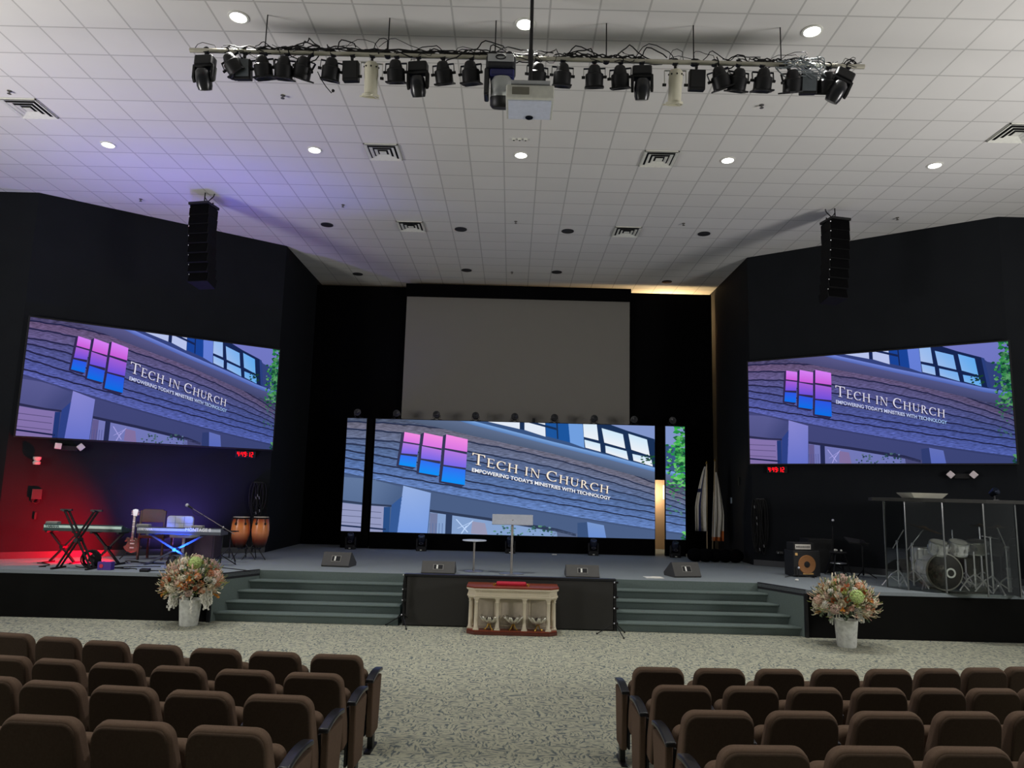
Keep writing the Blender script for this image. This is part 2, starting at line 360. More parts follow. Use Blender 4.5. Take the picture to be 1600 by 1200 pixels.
def picture():
    # soffit below the cladding (background)
    pp(0, [(525, 645), (1085, 645), (1085, 850), (525, 850)], (74, 94, 132))
    # cladding boards: shaded board by board
    L = [(645, 661, 742), (659, 675, 754), (672, 690.6, 764), (687, 705.6, 773), (698, 720, 782.5), (711, 737, 792), (724, 752, 801), (739, 764, 812), (751, 780, 827.5)]
    cols = [(84, 94, 118), (118, 118, 140), (112, 122, 154), (102, 120, 162), (96, 120, 168), (96, 124, 178), (98, 128, 188), (108, 140, 204)]
    C = [curve(l) for l in L]
    for i in range(8): band(1, C[i], C[i+1], cols[i], 1, cola=tuple(int(v*.86) for v in cols[i]))
    for i in range(8):
        w = 2.3; a = curve(L[i], n=70); a = [(x, y+.5*math.sin(x*.13+i*2)+.35*math.sin(x*.31+i)) for x, y in a]; band(2, a, [(x, y+w*(1.1-.35*k/70)) for k, (x, y) in enumerate(a)], (26, 34, 58), cola=(48, 58, 88))
    e = C[8]; band(2, [(x, y-1.0) for x, y in e], [(x, y+1.6) for x, y in e], (66, 84, 120))
    # dark soffit over the boards and the pale ledge
    s0 = [(600, 640), (629, 655), (740, 682), (860, 709), (950, 733), (1021, 752), (1078, 764)]
    l1 = [(600, 622), (700, 652), (738, 664), (860, 696.5), (950, 719), (1021, 738), (1078, 750)]
    band(3, l1, s0, (78, 92, 118), cola=(94, 110, 142))
    l0 = [(x, y-6.5) for x, y in l1]
    band(3, l0, l1, (84, 122, 180), cola=(126, 168, 224))
    up = [(x, 630) for x, y in l0]
    band(3, up, l0, (58, 84, 128))
    W1 = (226, 234, 246); W2 = (206, 232, 250); DK = (26, 48, 84)
    pp(4, c7((1040, 60), (1345, 60), (1345, 165), (1040, 92)), W1)
    pp(4, c7((1385, 60), (1555, 60), (1560, 230), (1385, 172)), W1)
    pp(4, c7((1345, 60), (1385, 60), (1385, 174), (1345, 165)), DK)
    pp(4, c8((280, 60), (470, 60), (485, 280), (285, 225)), (28, 84, 156))
    pp(5, c8((20, 60), (370, 155), (372, 175), (100, 100)), DK)
    pp(5, c8((366, 60), (380, 60), (388, 250), (376, 248)), DK)
    pp(4, c8((465, 60), (585, 60), (605, 325), (485, 280)), (112, 158, 222))
    pp(4, c8((585, 60), (1200, 60), (1240, 500), (605, 325)), DK)
    pp(5, c8((820, 60), (1500, 60), (1500, 360), (1240, 290), (1185, 250), (960, 180), (820, 128)), (128, 148, 200))
    for q in (((590, 60), (700, 60), (722, 262), (600, 232)), ((605, 255), (735, 290), (740, 358), (612, 322)), ((748, 158), (925, 210), (945, 330), (770, 280)),
              ((778, 305), (955, 352), (970, 425), (782, 365)), ((970, 205), (1125, 255), (1148, 390), (995, 340)), ((1003, 375), (1160, 410), (1172, 480), (1012, 430))):
        pp(6, c8(*q), [W2, W2, (236, 240, 246), (236, 240, 246)])
    pp(6, c8((1185, 250), (1215, 262), (1260, 500), (1225, 490)), (50, 80, 130))
    # lower storey: piers and windows
    pp(2, c7((-200, 560), (150, 590), (375, 660), (320, 1060), (-200, 1060)), [(96, 118, 156)]*2+[(74, 96, 134)]*3)
    pp(4, c7((375, 640), (605, 700), (575, 1040), (323, 1040)), [(150, 176, 226), (140, 168, 222), (116, 154, 226), (116, 154, 226)])
    pp(3, [(525, 781), (582, 788), (612, 790), (612, 793), (582, 791), (525, 785)], (48, 60, 86))
    pp(3, [(525, 785.5), (565, 790), (608, 793), (606, 836), (525, 836)], (146, 152, 190))
    for yy in (796, 805, 815): pp(4, [(525, yy), (596, yy+5), (596, yy+6), (525, yy+1)], (96, 102, 134))
    pp(4, [(525, 819.5), (603, 826.5), (603, 829), (525, 822)], (30, 44, 78))
    pp(4, [(600, 793), (610, 793), (608, 836), (598, 836)], (40, 76, 130))
    pp(4, [(612, 790), (629, 776), (621, 836), (608, 836)], (52, 88, 148))
    pp(3, [(672, 797), (760, 809), (870, 826), (900, 834), (900, 838), (870, 831), (760, 813.5), (672, 801)], (46, 58, 84))
    pp(3, [(672, 801), (760, 813.5), (870, 831), (872, 848), (668, 848)], (132, 160, 204))
    pp(4, [(697, 803), (707, 805), (705, 848), (695, 848)], (44, 60, 92))
    pp(4, [(672, 802), (684, 803), (682, 848), (670, 848)], (112, 122, 158))
    for k in range(5): pp(5, [(671+5*k, 818), (672+5*k, 818), (671+5*k, 848), (670+5*k, 848)], (88, 112, 160))
    for a, b, c, d in ((712, 812, 730, 832), (714, 826, 736, 816), (720, 834, 728, 822), (738, 814, 726, 826)):
        pp(5, [(a, b), (c, d), (c+2, d), (a+2, b)], (190, 214, 250))
    pp(5, [(738, 815), (758, 818), (762, 836), (736, 834)], (150, 150, 178))
    pp(4, c8((625, 938), (765, 965), (790, 1100), (640, 1100)), [(118, 150, 206)]*2+[(104, 140, 210)]*2)
    pp(3, c8((330, 1000), (545, 1035), (545, 1090), (330, 1090)), (86, 100, 132))
    pp(3, c8((545, 945), (625, 940), (640, 1090), (545, 1090)), (58, 82, 124))
    g = random.Random(3)
    def leaves(n, x0, x1, y0, y1, cs, s0, s1, lay=6):
        for _ in range(n):
            x, y = g.uniform(x0, x1), g.uniform(y0, y1); s = g.uniform(s0, s1); a = g.uniform(0, PI); c = g.choice(cs)
            pp(lay, [(x+s*math.cos(a+k*PI/3)*(1 if k % 3 else 1.7), y+s*math.sin(a+k*PI/3)*.8) for k in range(6)], c)
    G1 = [(40, 150, 70), (70, 180, 80), (110, 200, 110), (30, 100, 60), (24, 70, 56)]
    leaves(60, 772, 862, 822, 842, [(60, 110, 100), (90, 140, 120), (44, 80, 84), (120, 160, 170)], 1, 2.2)
    leaves(150, 1056, 1076, 658, 760, G1, 1.5, 4.5); leaves(110, 1042, 1074, 692, 762, G1, 1.2, 3); leaves(26, 1044, 1072, 760, 815, [(70, 120, 110), (60, 140, 80), (84, 120, 130)], 1, 2.6)
    leaves(10, 1066, 1074, 825, 845, G1, 1.5, 3); leaves(24, 1003, 1024, 712, 728, [(24, 60, 50), (30, 80, 50)], 1, 2.4, 7)
    # logo
    PK, PU, BL1, BL2 = (236, 132, 226), (150, 120, 222), (92, 110, 226), (16, 140, 246); PU2 = (128, 108, 222); BLm = (30, 120, 244)
    sq = [[((385,188),(517,213),(508,290),(375,268)), ((372,280),(506,302),(492,380),(358,368)), ((352,382),(490,400),(478,488),(338,466))],
          [((548,195),(705,230),(695,328),(535,300)), ((530,308),(693,343),(686,435),(522,412)), ((520,425),(683,458),(670,558),(505,530))],
          [((733,210),(912,252),(907,358),(722,325)), ((720,340),(905,378),(897,492),(710,465)), ((708,478),(893,508),(888,635),(692,603))]]
    for c in sq:
        a, b = c[0], c[2]
        pp(8, c7((a[0][0]-26, a[0][1]+8), a[0], a[1], b[2], (b[2][0]-26, b[2][1]+16), (b[3][0]-22, b[3][1]+10)), (52, 54, 84))
        for q, (t, u) in zip(c, (((244, 140, 226), (214, 118, 226)), ((176, 120, 224), (118, 104, 232)), ((52, 110, 240), (10, 144, 246)))):
            pp(9, c7(*q), [t, t, u, u])
    # lettering
    def glyph(ch):
        P = []
        def rc(x0, y0, x1, y1): P.append([(x0, y0), (x1, y0), (x1, y1), (x0, y1)])
        def ser(x, y, w=.26, h=.045): rc(x-w/2, y, x+w/2, y+h)
        def arc(cx, cy, rx, ry, a0, a1, wt, wn, n=14):
            for i in range(n):
                t0, t1 = R(a0+(a1-a0)*i/n), R(a0+(a1-a0)*(i+1)/n); q = []
                for t, sgn in ((t0, 1), (t1, 1), (t1, -1), (t0, -1)):
                    w = wn+(wt-wn)*abs(math.cos(t)); q.append((cx+(rx+sgn*w/2)*math.cos(t), cy+(ry+sgn*w/2)*math.sin(t)))
                P.append(q)
        if ch == 'T': rc(.36, 0, .48, 1); rc(0, .94, .84, 1); P.append([(0, .78), (.04, .78), (.1, .95), (0, .95)]); P.append([(.84, .78), (.8, .78), (.74, .95), (.84, .95)]); ser(.42, 0, .34); w = .84
        elif ch == 'E': rc(.1, 0, .22, 1); rc(.04, .95, .6, 1); rc(.2, .49, .5, .54); rc(.04, 0, .64, .055); rc(.56, .82, .6, 1); P.append([(.6, .04), (.66, .2), (.62, .2), (.55, .04)]); rc(.47, .42, .5, .61); w = .66
        elif ch == 'C': arc(.47, .5, .38, .47, 48, 312, .13, .05); rc(.7, .68, .74, .98); rc(.72, .04, .75, .26); w = .82
        elif ch == 'H': rc(.1, 0, .22, 1); rc(.66, 0, .78, 1); rc(.2, .49, .68, .545); [ser(x, y) for x in (.16, .72) for y in (0, .955)]; w = .88
        elif ch == 'I': rc(.12, 0, .24, 1); ser(.18, 0); ser(.18, .955); w = .36
        elif ch == 'N': rc(.12, 0, .17, 1); rc(.72, 0, .77, 1); P.append([(.1, 1), (.24, 1), (.77, 0), (.68, 0)]); ser(.145, 0, .22); ser(.12, .955, .2); ser(.745, .955, .22); w = .86
        elif ch == 'U': rc(.1, .3, .22, 1); rc(.66, .3, .71, 1); arc(.42, .32, .26, .29, 180, 360, .1, .06); ser(.16, .955); ser(.685, .955, .22); w = .82
        elif ch == 'R': rc(.1, 0, .22, 1); arc(.26, .74, .22, .235, -90, 90, .12, .05); rc(.1, .95, .3, 1); rc(.2, .48, .3, .53); P.append([(.3, .5), (.42, .5), (.78, 0), (.64, 0)]); ser(.16, 0); ser(.75, 0, .12); w = .78
        return P, w
    def put(polys, wtot, P0, P1, h0, h1, col, layers, sh=(-1.6, 1.4)):
        for poly in polys:
            def mp(x, y, ox=0, oy=0):
                t = x/wtot; h = h0+(h1-h0)*t; f = 1.10*t-.10*t*t
                return (P0[0]+(P1[0]-P0[0])*f+.06*y*h+ox, P0[1]+(P1[1]-P0[1])*f-y*h+oy)
            pp(layers[0], [mp(x, y, *sh) for x, y in poly], (52, 48, 66))
            pp(layers[1], [mp(x, y) for x, y in poly], col)
    polys, x = [], 0
    for word in ('TECH', 'IN', 'CHURCH'):
        for i, ch in enumerate(word):
            k = 1.22 if (i == 0 and word != 'IN') else 1.0
            g1, w = glyph(ch); polys += [[(x+a*k, b*k) for a, b in q] for q in g1]; x += (w+.12)*k
        x += .42
    wtot = x-.54
    put(polys, wtot, (737.5, 725.5), (951, 772.5), 14.2, 11.6, (250, 236, 214), (10, 12))
    vs, fs = text_polys("EMPOWERING TODAY'S MINISTRIES WITH TECHNOLOGY", 1.0, .022)
    wx = max(v[0] for v in vs); hy = max(v[1] for v in vs)
    put([[(vs[i][0], vs[i][1]/hy) for i in f] for f in fs], wx, (737, 737.6), (953.5, 782.4), 5.9, 5.3, (244, 246, 250), (11, 13), sh=(-.8, .9))
picture()
def pic_mats(tag_, mul):
    out = []
    for timber in (0, 1):
        m = bpy.data.materials.new('display_picture_'+tag_); m.use_nodes = True; nt = m.node_tree; nt.nodes.remove(nt.nodes['Principled BSDF'])
        a = nt.nodes.new('ShaderNodeAttribute'); a.attribute_name = 'pic'; em = nt.nodes.new('ShaderNodeEmission')
        vm = nt.nodes.new('ShaderNodeVectorMath'); vm.operation = 'MULTIPLY'; vm.inputs[1].default_value = mul; nt.links.new(a.outputs['Color'], vm.inputs[0]); src = vm.outputs[0]
        if timber:
            uvn = nt.nodes.new('ShaderNodeUVMap'); uvn.uv_map = 'UVMap'; mp = nt.nodes.new('ShaderNodeMapping'); mp.inputs['Scale'].default_value = (50, 260, 1); mp.inputs['Rotation'].default_value = (0, 0, R(4))
            no = nt.nodes.new('ShaderNodeTexNoise'); no.inputs['Scale'].default_value = 1.0; no.inputs['Detail'].default_value = 4; nt.links.new(uvn.outputs[0], mp.inputs[0]); nt.links.new(mp.outputs[0], no.inputs['Vector'])
            k = nmath(nt, 'MULTIPLY_ADD', no.outputs['Fac'], 3.0, -.62); v2 = nt.nodes.new('ShaderNodeVectorMath'); v2.operation = 'SCALE'; nt.links.new(src, v2.inputs[0]); nt.links.new(k, v2.inputs['Scale']); src = v2.outputs[0]
        nt.links.new(src, em.inputs[0]); nt.links.new(em.outputs[0], nt.nodes['Material Output'].inputs[0]); out.append(m)
    return out
def picture_mesh(name, Wd, Hd, u0, u1, mats, parent, tone=lambda u, v, c: c):
    """flat display area of a screen, local x from u0..u1 of a full picture Wd wide, centred on x=0, front face -Y"""
    bm = bmesh.new(); cl = bm.loops.layers.float_color.new('pic'); ul = bm.loops.layers.uv.new('UVMap')
    for layer, timber, pts, cols in PIC:
        if max(p[0] for p in pts) < u0-.001 or min(p[0] for p in pts) > u1+.001: continue
        vs = [bm.verts.new(((u-.5)*Wd, -.0012*layer, (.5-v)*Hd)) for u, v in pts]
        try: f = bm.faces.new(vs)
        except ValueError: continue
        f.normal_update()
        order = {v: i for i, v in enumerate(vs)}
        for lp in f.loops:
            i = order[lp.vert]; u, v = pts[i]; c = tone(u, v, lin(cols[i])); lp[cl] = (c[0], c[1], c[2], 1); lp[ul].uv = (u, 1-v)
        f.material_index = timber
        if f.normal.y > 0: f.normal_flip()
    for co, no in (((( u0-.5)*Wd, 0, 0), (-1, 0, 0)), (((u1-.5)*Wd, 0, 0), (1, 0, 0)), ((0, 0, Hd/2), (0, 0, 1)), ((0, 0, -Hd/2), (0, 0, -1))):
        bmesh.ops.bisect_plane(bm, geom=bm.verts[:]+bm.edges[:]+bm.faces[:], plane_co=co, plane_no=no, clear_outer=True)
    cx = ((u0+u1)/2-.5)*Wd; bmesh.ops.translate(bm, verts=bm.verts[:], vec=(-cx, 0, 0))
    me = bpy.data.meshes.new(name); bm.to_mesh(me); bm.free()
    for m_ in mats: me.materials.append(m_)
    o = bpy.data.objects.new(name, me); COL.objects.link(o); o.parent = parent; return o
YL = 19.4; XL0, XL1, ZL0, ZL1 = -4.39, 4.578, 1.204, 4.152; WL, HL = XL1-XL0, ZL1-ZL0
PM = pic_mats('stage', (1.0, 1.0, 1.0))
def led(name, label, u0, u1):
    xc = XL0+((u0+u1)/2)*WL; w = (u1-u0)*WL
    t = thing(name, label, 'screen', (xc, YL, ZS)); zc = (ZL0+ZL1)/2-ZS
    m = MB(); m.box((0, .06, zc), (w+.02, .1, HL+.03)); m.build('cabinet', BLKM, t)
    d = picture_mesh('display', WL, HL, u0, u1, PM, t); d.location = (0, -.002, zc)
    m = MB(); m.box((0, .08, (ZL0-ZS)/2), (w+.02, .12, ZL0-ZS)); m.build('plinth', CURT, t)
    return t
led('led_screen', 'wide central stage screen showing the sign on timber cladding', .0840, .9110)
led('led_screen', 'narrow upright screen strip left of the wide central stage screen', 0, .0570)
led('led_screen', 'narrow upright screen strip with green leaves, right of the central stage screen', .9430, 1)
# header strip joining them and skirt below
m = MB(); m.box((XL0+.085*WL/2+.01, YL+.1, (ZS+ZL1)/2), (.6, .06, ZL1-ZS)); sk = m.build('backing_drape', CURT); tag(sk, 'black drape filling the gap between the left strip and central screen', 'drape')
m = MB(); m.box((XL0+.927*WL, YL+.1, (DZ+ZL1)/2), (.34, .06, ZL1-DZ)); sk = m.build('backing_drape', CURT); tag(sk, 'short black drape above the lit doorway gap beside the right screen strip', 'drape')
# side screens on the slanted walls
def side_screen(s, label):
    L0, L1 = Vector((s*WX, WY, 0)), Vector((s*VX, VY, 0)); d = (L1-L0).normalized(); n = Vector((-s*abs(d.y), -abs(d.x), 0)).normalized()
    if s < 0: cs = [(47, 495), (436, 547), (426, 703), (25, 680)]
    else: cs = [(1170, 566), (1576, 533), (1588, 722), (1171, 726)]
    off = n*.16; a, b = L0+off, L1+off
    P = [at_wall(x, y, a, b) for x, y in cs]
    c = sum(P, Vector())/4; w = ((P[1]-P[0]).length+(P[2]-P[3]).length)/2; h = (P[0].z-P[3].z+P[1].z-P[2].z)/2
    ang = math.atan2(n.x, -n.y)
    t = thing('led_screen', label, 'screen', (c.x, c.y, c.z), ang)
    m = MB(); m.box((0, .07, 0), (w+.06, .13, h+.06)); m.build('cabinet', BLKM, t, bevel=.005)
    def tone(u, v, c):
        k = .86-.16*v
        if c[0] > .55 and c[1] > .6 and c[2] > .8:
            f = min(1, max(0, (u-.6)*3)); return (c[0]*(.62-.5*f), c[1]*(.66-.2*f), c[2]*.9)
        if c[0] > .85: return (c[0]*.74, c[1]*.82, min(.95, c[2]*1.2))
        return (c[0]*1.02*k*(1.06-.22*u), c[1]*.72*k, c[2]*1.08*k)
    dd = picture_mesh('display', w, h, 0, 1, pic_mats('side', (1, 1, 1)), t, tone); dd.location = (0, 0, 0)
    return t, n, d
SL = side_screen(-1, 'wide screen on the left slanted wall showing the same sign picture')
SR = side_screen(1, 'wide screen on the right slanted wall showing the same sign picture')
# projection screen and its housing
a0, a1 = at_y(637, 462, 20.2), at_y(983, 473, 20.2); zb = 4.05
t = thing('projection_screen', 'large blank grey pull-down projection screen above the stage screens', 'screen', ((a0.x+a1.x)/2, 20.2, zb))
m = MB(); m.box((0, 0, (7.735-zb)/2), (a1.x-a0.x+.03, .012, 7.735-zb)); m.build('screen_fabric', mat('grey_screen_fabric', (122, 119, 112), .8, var=.02, scale=2), t)
m = MB(); m.box((0, .0, (7.735+8.07)/2-zb), (a1.x-a0.x+.06, .38, .335)); m.build('housing', CURT, t)

# ---------------------------------------------------------------- ceiling fittings
LENS = emit_mat('downlight_lens', (255, 255, 252), 14.0)
def downlight(x, y, label, k=1.0):
    t = thing('downlight', label, 'ceiling light', (x, y, ZC), 0, 'recessed ceiling downlights')
    m = MB(); m.lathe([(.13, 0), (.13, -.012), (.105, -.016), (.1, -.004)], n=24); m.build('trim_ring', WHT, t, smooth=True)
    m = MB(); m.lathe([(.0, -.006), (.098, -.006)], n=24); m.build('lens', LENS, t)
    lamp('SPOT', 'downlight_beam', (0, 0, -.03), DOWN_W*k, (1, .98, .93), aim=(0, 0, -5), size=.08, angle=80, blend=1.0, parent=t)
cx = lambda c: GX+c*TILE
cy = lambda j: GY+j*TILE
for c, lb in ((-6.5, 'left'), (-.5, 'middle, beside the projector pole'), (5.5, 'right')): downlight(cx(c), cy(.5), 'lit round downlight in the near row above the pipe, '+lb, .8)
for c, lb in ((-12.5, 'far left, near the left air vent'), (-6.5, 'left of the left square vent'), (-.5, 'directly below the three small round sensors'), (5.5, 'right of the right square vent'), (11.5, 'far right, near the right edge vent')):
    downlight(cx(c), cy(6.5), 'lit round downlight in the second row, '+lb, 1.45)
for j, rn in ((-5.5, 'row above the seats'), (-11.5, 'rearmost row')):
    for c, lb in ((-12.5, 'far left'), (-6.5, 'left'), (-.5, 'middle'), (5.5, 'right'), (11.5, 'far right')): downlight(cx(c), cy(j), 'lit round downlight of the %s, %s' % (rn, lb), .85)
def vent(c, j, label):
    t = thing('air_vent', label, 'air vent', (cx(c), cy(j), ZC), 0, 'square ceiling air diffusers')
    m = MB()
    def ring(ro, ri, z0, z1, mi):   # sloping square ring
        vs = []
        for r_, z in ((ro, z0), (ri, z1)): vs += [(-r_, -r_, z), (r_, -r_, z), (r_, r_, z), (-r_, r_, z)]
        m.add(vs, [(i, (i+1) % 4, 4+(i+1) % 4, 4+i) for i in range(4)], mi)
    for ro, ri in ((.295, .245), (.215, .165), (.135, .09)):
        ring(ro, ri, -.03, -.012, 0); ring(ro, ri+.002, -.032, -.015, 0)
    m.box((0, 0, -.03), (.12, .12, .006)); [m.box((sx*.29, sy*.29, -.008), (.6 if sx == 0 else .02, .6 if sy == 0 else .02, .016)) for sx, sy in ((0, 1), (0, -1), (1, 0), (-1, 0))]; m.build('louvre', WHT, t)
    m = MB(); m.box((0, 0, -.003), (.59, .59, .004)); m.build('dark_recess', BLKM, t)
for c, j, lb in ((-13.5, 4.5, 'white square ceiling vent at the far left of the ceiling'), (-4.5, 6.5, 'white square vent left of centre in the second downlight row'), (3.5, 6.5, 'white square vent right of centre in the second downlight row'),
                 (12.5, 4.5, 'white square ceiling vent cut by the right edge of the photo'), (-4.5, 12.5, 'smaller-looking far vent left of centre, toward the stage'), (3.5, 12.5, 'smaller-looking far vent right of centre, toward the stage')): vent(c, j, lb)
def zc_of(x, y): p = at_z(x, y, ZC); return p
SPKG = mat('dark_grille', (40, 40, 42), .6)
for k, (x, y, lb) in enumerate(((511, 351, 'far left of the nearer row'), (720, 358, 'left of centre in the nearer row'), (887, 361, 'right of centre in the nearer row'), (1100, 365, 'far right of the nearer row'),
                  (559, 428, 'far left of the row nearest the stage wall'), (729, 422, 'left of centre, nearest the screen housing'), (870, 425, 'right of centre, nearest the screen housing'), (1042, 440, 'far right, in the warm light patch'))):
    p = at_z(x, y, ZC); m = MB(); m.lathe([(.14, 0), (.14, -.012), (.11, -.02), (0, -.02)], n=20)
    o = m.build('ceiling_speaker', SPKG, smooth=True); o.location = p; tag(o, 'round dark ceiling speaker, '+lb, 'speaker', 'round dark ceiling speakers')
for x, y, lb in ((15, 142, 'at the far left above the left vent'), (442, 149, 'below the left half of the light pipe'), (1190, 164, 'below the right half of the light pipe'), (220, 311, 'above the left black wall'),
                 (536, 320, 'left of centre near the far vent'), (1068, 349, 'above the far right ceiling speaker'), (806, 346, 'in the middle between the far vents'), (1402, 340, 'above the right black wall'), (800, 425, 'just above the projection screen housing')):
    p = at_z(x, y, ZC); m = MB(); m.lathe([(.035, 0), (.035, -.008), (.012, -.012), (.01, -.045)], n=12); m.lathe([(.03, -.045), (.03, -.05)], n=12)
    o = m.build('sprinkler_head', mat('sprinkler_metal', (120, 118, 112), .4, .6), smooth=True); o.location = p; tag(o, 'small ceiling sprinkler head '+lb, 'sprinkler', 'ceiling sprinkler heads')
p = at_z(812, 217, ZC)
for k, lb in ((-1, 'left'), (0, 'middle'), (1, 'right')):
    m = MB(); m.lathe([(.035, 0), (.035, -.015), (.02, -.03), (0, -.03)], n=14); m.lathe([(.018, -.03), (.012, -.034), (0, -.034)], n=12, mi=1)
    o = m.build('ceiling_sensor', [WHT, BLKM], smooth=True); o.location = (p.x+k*.1, p.y, ZC); tag(o, 'small white round ceiling sensor, %s one of three in a row' % lb, 'sensor', 'three small round ceiling sensors')

# ---------------------------------------------------------------- lighting pipe
PY = 8.5; PZ = 7.705; PX0 = at_y(297, 79, PY).x; PX1 = at_y(1350, 103, PY).x
t = thing('lighting_pipe', 'long pale horizontal pipe hung below the ceiling carrying stage lights', 'pipe', ((PX0+PX1)/2, PY, PZ))
m = MB(); hw = (PX1-PX0)/2; m.cyl((-hw, 0, 0), (hw, 0, 0), .03, n=16); m.build('tube', mat('pale_pipe', (196, 192, 176), .4, .4), t, smooth=True)
for x in (-3.3, -1.75, -.4, 1.0, 2.1, 3.2):
    m = MB(); m.cyl((x, 0, .03), (x, 0, ZC-PZ), .008, n=8); m.cyl((x, -.025, 0), (x, .025, 0), .045, n=12); m.build('hanger', BLK, t)
def U(m, w, zt, zb, th=.006, dw=.03, mi=0):    # yoke bracket
    m.box((0, 0, zt), (w, dw, th), mi=mi); m.box((-w/2, 0, (zt+zb)/2), (th, dw, zt-zb), mi=mi); m.box((w/2, 0, (zt+zb)/2), (th, dw, zt-zb), mi=mi)
def clampg(t):
    m = MB(); m.cyl((0, -.022, 0), (0, .022, 0), .043, n=14); m.box((0, 0, -.06), (.03, .03, .05)); m.cyl((0, 0, -.08), (0, 0, -.12), .01); m.build('clamp', BLK, t)
def par_light(name, body_mat, label, L=.26, r=.112, tilt=24, big=False):
    t = thing(name, label, 'stage light', (0, 0, 0), 0, None); clampg(t)
    m = MB(); wy = r*2+.045; zp = -.12-L*.42; U(m, wy, -.115, zp-.01); m.build('yoke', BLK if not big else WHT, t)
    b = MB(); M = Euler((R(tilt), 0, 0)).to_matrix(); o = (0, 0, zp)
    if big: prof = [(0, .19), (.055, .185), (.085, .15), (.088, .02), (.083, -.0), (.083, -.2), (.108, -.205), (.108, -.235), (.1, -.235), (.08, -.22), (0, -.21)]
    else: prof = [(0, L*.58), (r*.36, L*.57), (r*.56, L*.5), (r*.68, L*.36), (r*.76, L*.2), (r*.98, L*.14), (r, L*.1), (r, -L*.42), (r*1.1, -L*.44), (r*1.1, -L*.5), (r*.92, -L*.5), (0, -L*.3)]
    b.lathe(prof, o, 22, M=M)
    if big:
        for k in range(8):
            a = 2*PI*k/8; q = M @ Vector((.0885*math.cos(a), .0885*math.sin(a), .12)); b.ball(Vector(o)+q, .011, 6, 1)
    b.build('housing', [body_mat, BLKM], t, smooth=True)
    for sk in (-1, 1): k = MB(); k.cyl((sk*wy/2-.025, 0, zp), (sk*wy/2+.02, 0, zp), .018, n=10); k.build('knob', BLK, t)
    g = MB(); zf = -.225 if big else -L*.45; rr = .11 if big else r*1.12
    g.lathe([(rr*.98, zf-.012), (rr*1.32, zf-.012), (rr*1.32, zf+.006), (rr*.98, zf+.006), (rr*.98, zf-.012)], o, 4 if not big else 3, M=M @ Matrix.Rotation(PI/4, 3, 'Z'), cap=False)
    g.build('gel_frame', body_mat, t)
    return t
def flood_light(label, glass):
    t = thing('flood_light', label, 'stage light', (0, 0, 0)); clampg(t)
    m = MB(); m.box((0, 0, -.25), (.2, .1, .25), rot=(R(12), 0, 0)); m.build('housing', BLK, t, bevel=.01)
    m = MB(); m.box((0, -.056, -.25), (.17, .006, .21), rot=(R(12), 0, 0)); m.build('rear_panel', glass, t)
    return t
def moving_head(label, s=1.0, ry=0, name='moving_head_light'):
    t = thing(name, label, 'moving light', (0, 0, 0)); clampg(t)
    m = MB(); m.prism(rrect(.24*s, .15*s, .03*s), -.12-.1*s, -.1); m.build('base', BLK, t, bevel=.01*s)
    m = MB(); zt = -.12-.1*s
    for sx in (-1, 1): m.prism([(-.05*s, 0), (.05*s, 0), (.045*s, -.17*s), (.0, -.22*s), (-.045*s, -.17*s)], -.016*s, .016*s, M=Matrix(((0, 0, 1), (1, 0, 0), (0, 1, 0))), o=(sx*.12*s, 0, zt))
    m.box((0, 0, zt-.012*s), (.27*s, .1*s, .036*s)); m.build('yoke', BLKM, t, bevel=.006*s)
    M = Euler((R(28), 0, R(ry))).to_matrix(); m = MB(); m.lathe([(0, .12*s), (.06*s, .115*s), (.09*s, .08*s), (.1*s, 0), (.095*s, -.09*s), (.08*s, -.14*s), (.07*s, -.14*s), (0, -.12*s)], (0, 0, zt-.16*s), 20, M=M); m.build('head', PLAST, t, smooth=True)
    m = MB(); m.lathe([(0, -.143*s), (.066*s, -.143*s)], (0, 0, zt-.16*s), 20, M=M); m.build('lens', DARKGL, t)
    return t
GREYG = mat('grey_glass_panel', (86, 92, 96), .3, var=.2)
PROT = {'p': par_light('par_light', BLK, 'x'), 'w': par_light('par_light', mat('ivory_enamel', (214, 210, 188), .35), 'x', L=.44, big=True, tilt=18),
        'b': flood_light('x', BLKM), 'g': flood_light('x', GREYG), 'm': moving_head('x')}
TRUSS = [(323, 'm', 0, 'black moving-head light at the left end of the pipe'), (355, 'p', -28, ''), (383, 'g', 0, 'grey-backed square flood light near the left end of the pipe'), (410, 'p', -8, ''), (449, 'p', 6, ''),
         (487, 'p', 26, ''), (521, 'p', 4, ''), (551, 'b', 0, 'black square flood light left of the left white spotlight'), (582, 'w', 0, 'long white spotlight can on the left half of the pipe'), (620, 'p', 0, ''),
         (654, 'm', 0, 'black moving-head light on the left half, third fixture right of the left white can'), (692, 'p', -4, ''), (737, 'p', 0, ''), (840, 'p', 0, ''), (880, 'p', 2, ''), (929, 'p', 0, ''), (970, 'p', 2, ''),
         (1003, 'm', 0, 'black moving-head light left of the right white can'), (1055, 'w', 0, 'long white spotlight can on the right half of the pipe'), (1088, 'b', 0, 'black square flood light right of the right white spotlight'),
         (1116, 'p', -18, ''), (1154, 'p', 2, ''), (1191, 'p', 0, ''), (1231, 'p', -14, ''), (1262, 'g', 0, 'grey-backed square flood light near the right end of the pipe'), (1294, 'p', 8, ''), (1325, 'm', 25, 'black moving-head light at the right end of the pipe')]
npar = 0; parlist = [x for x in TRUSS if x[1] == 'p']
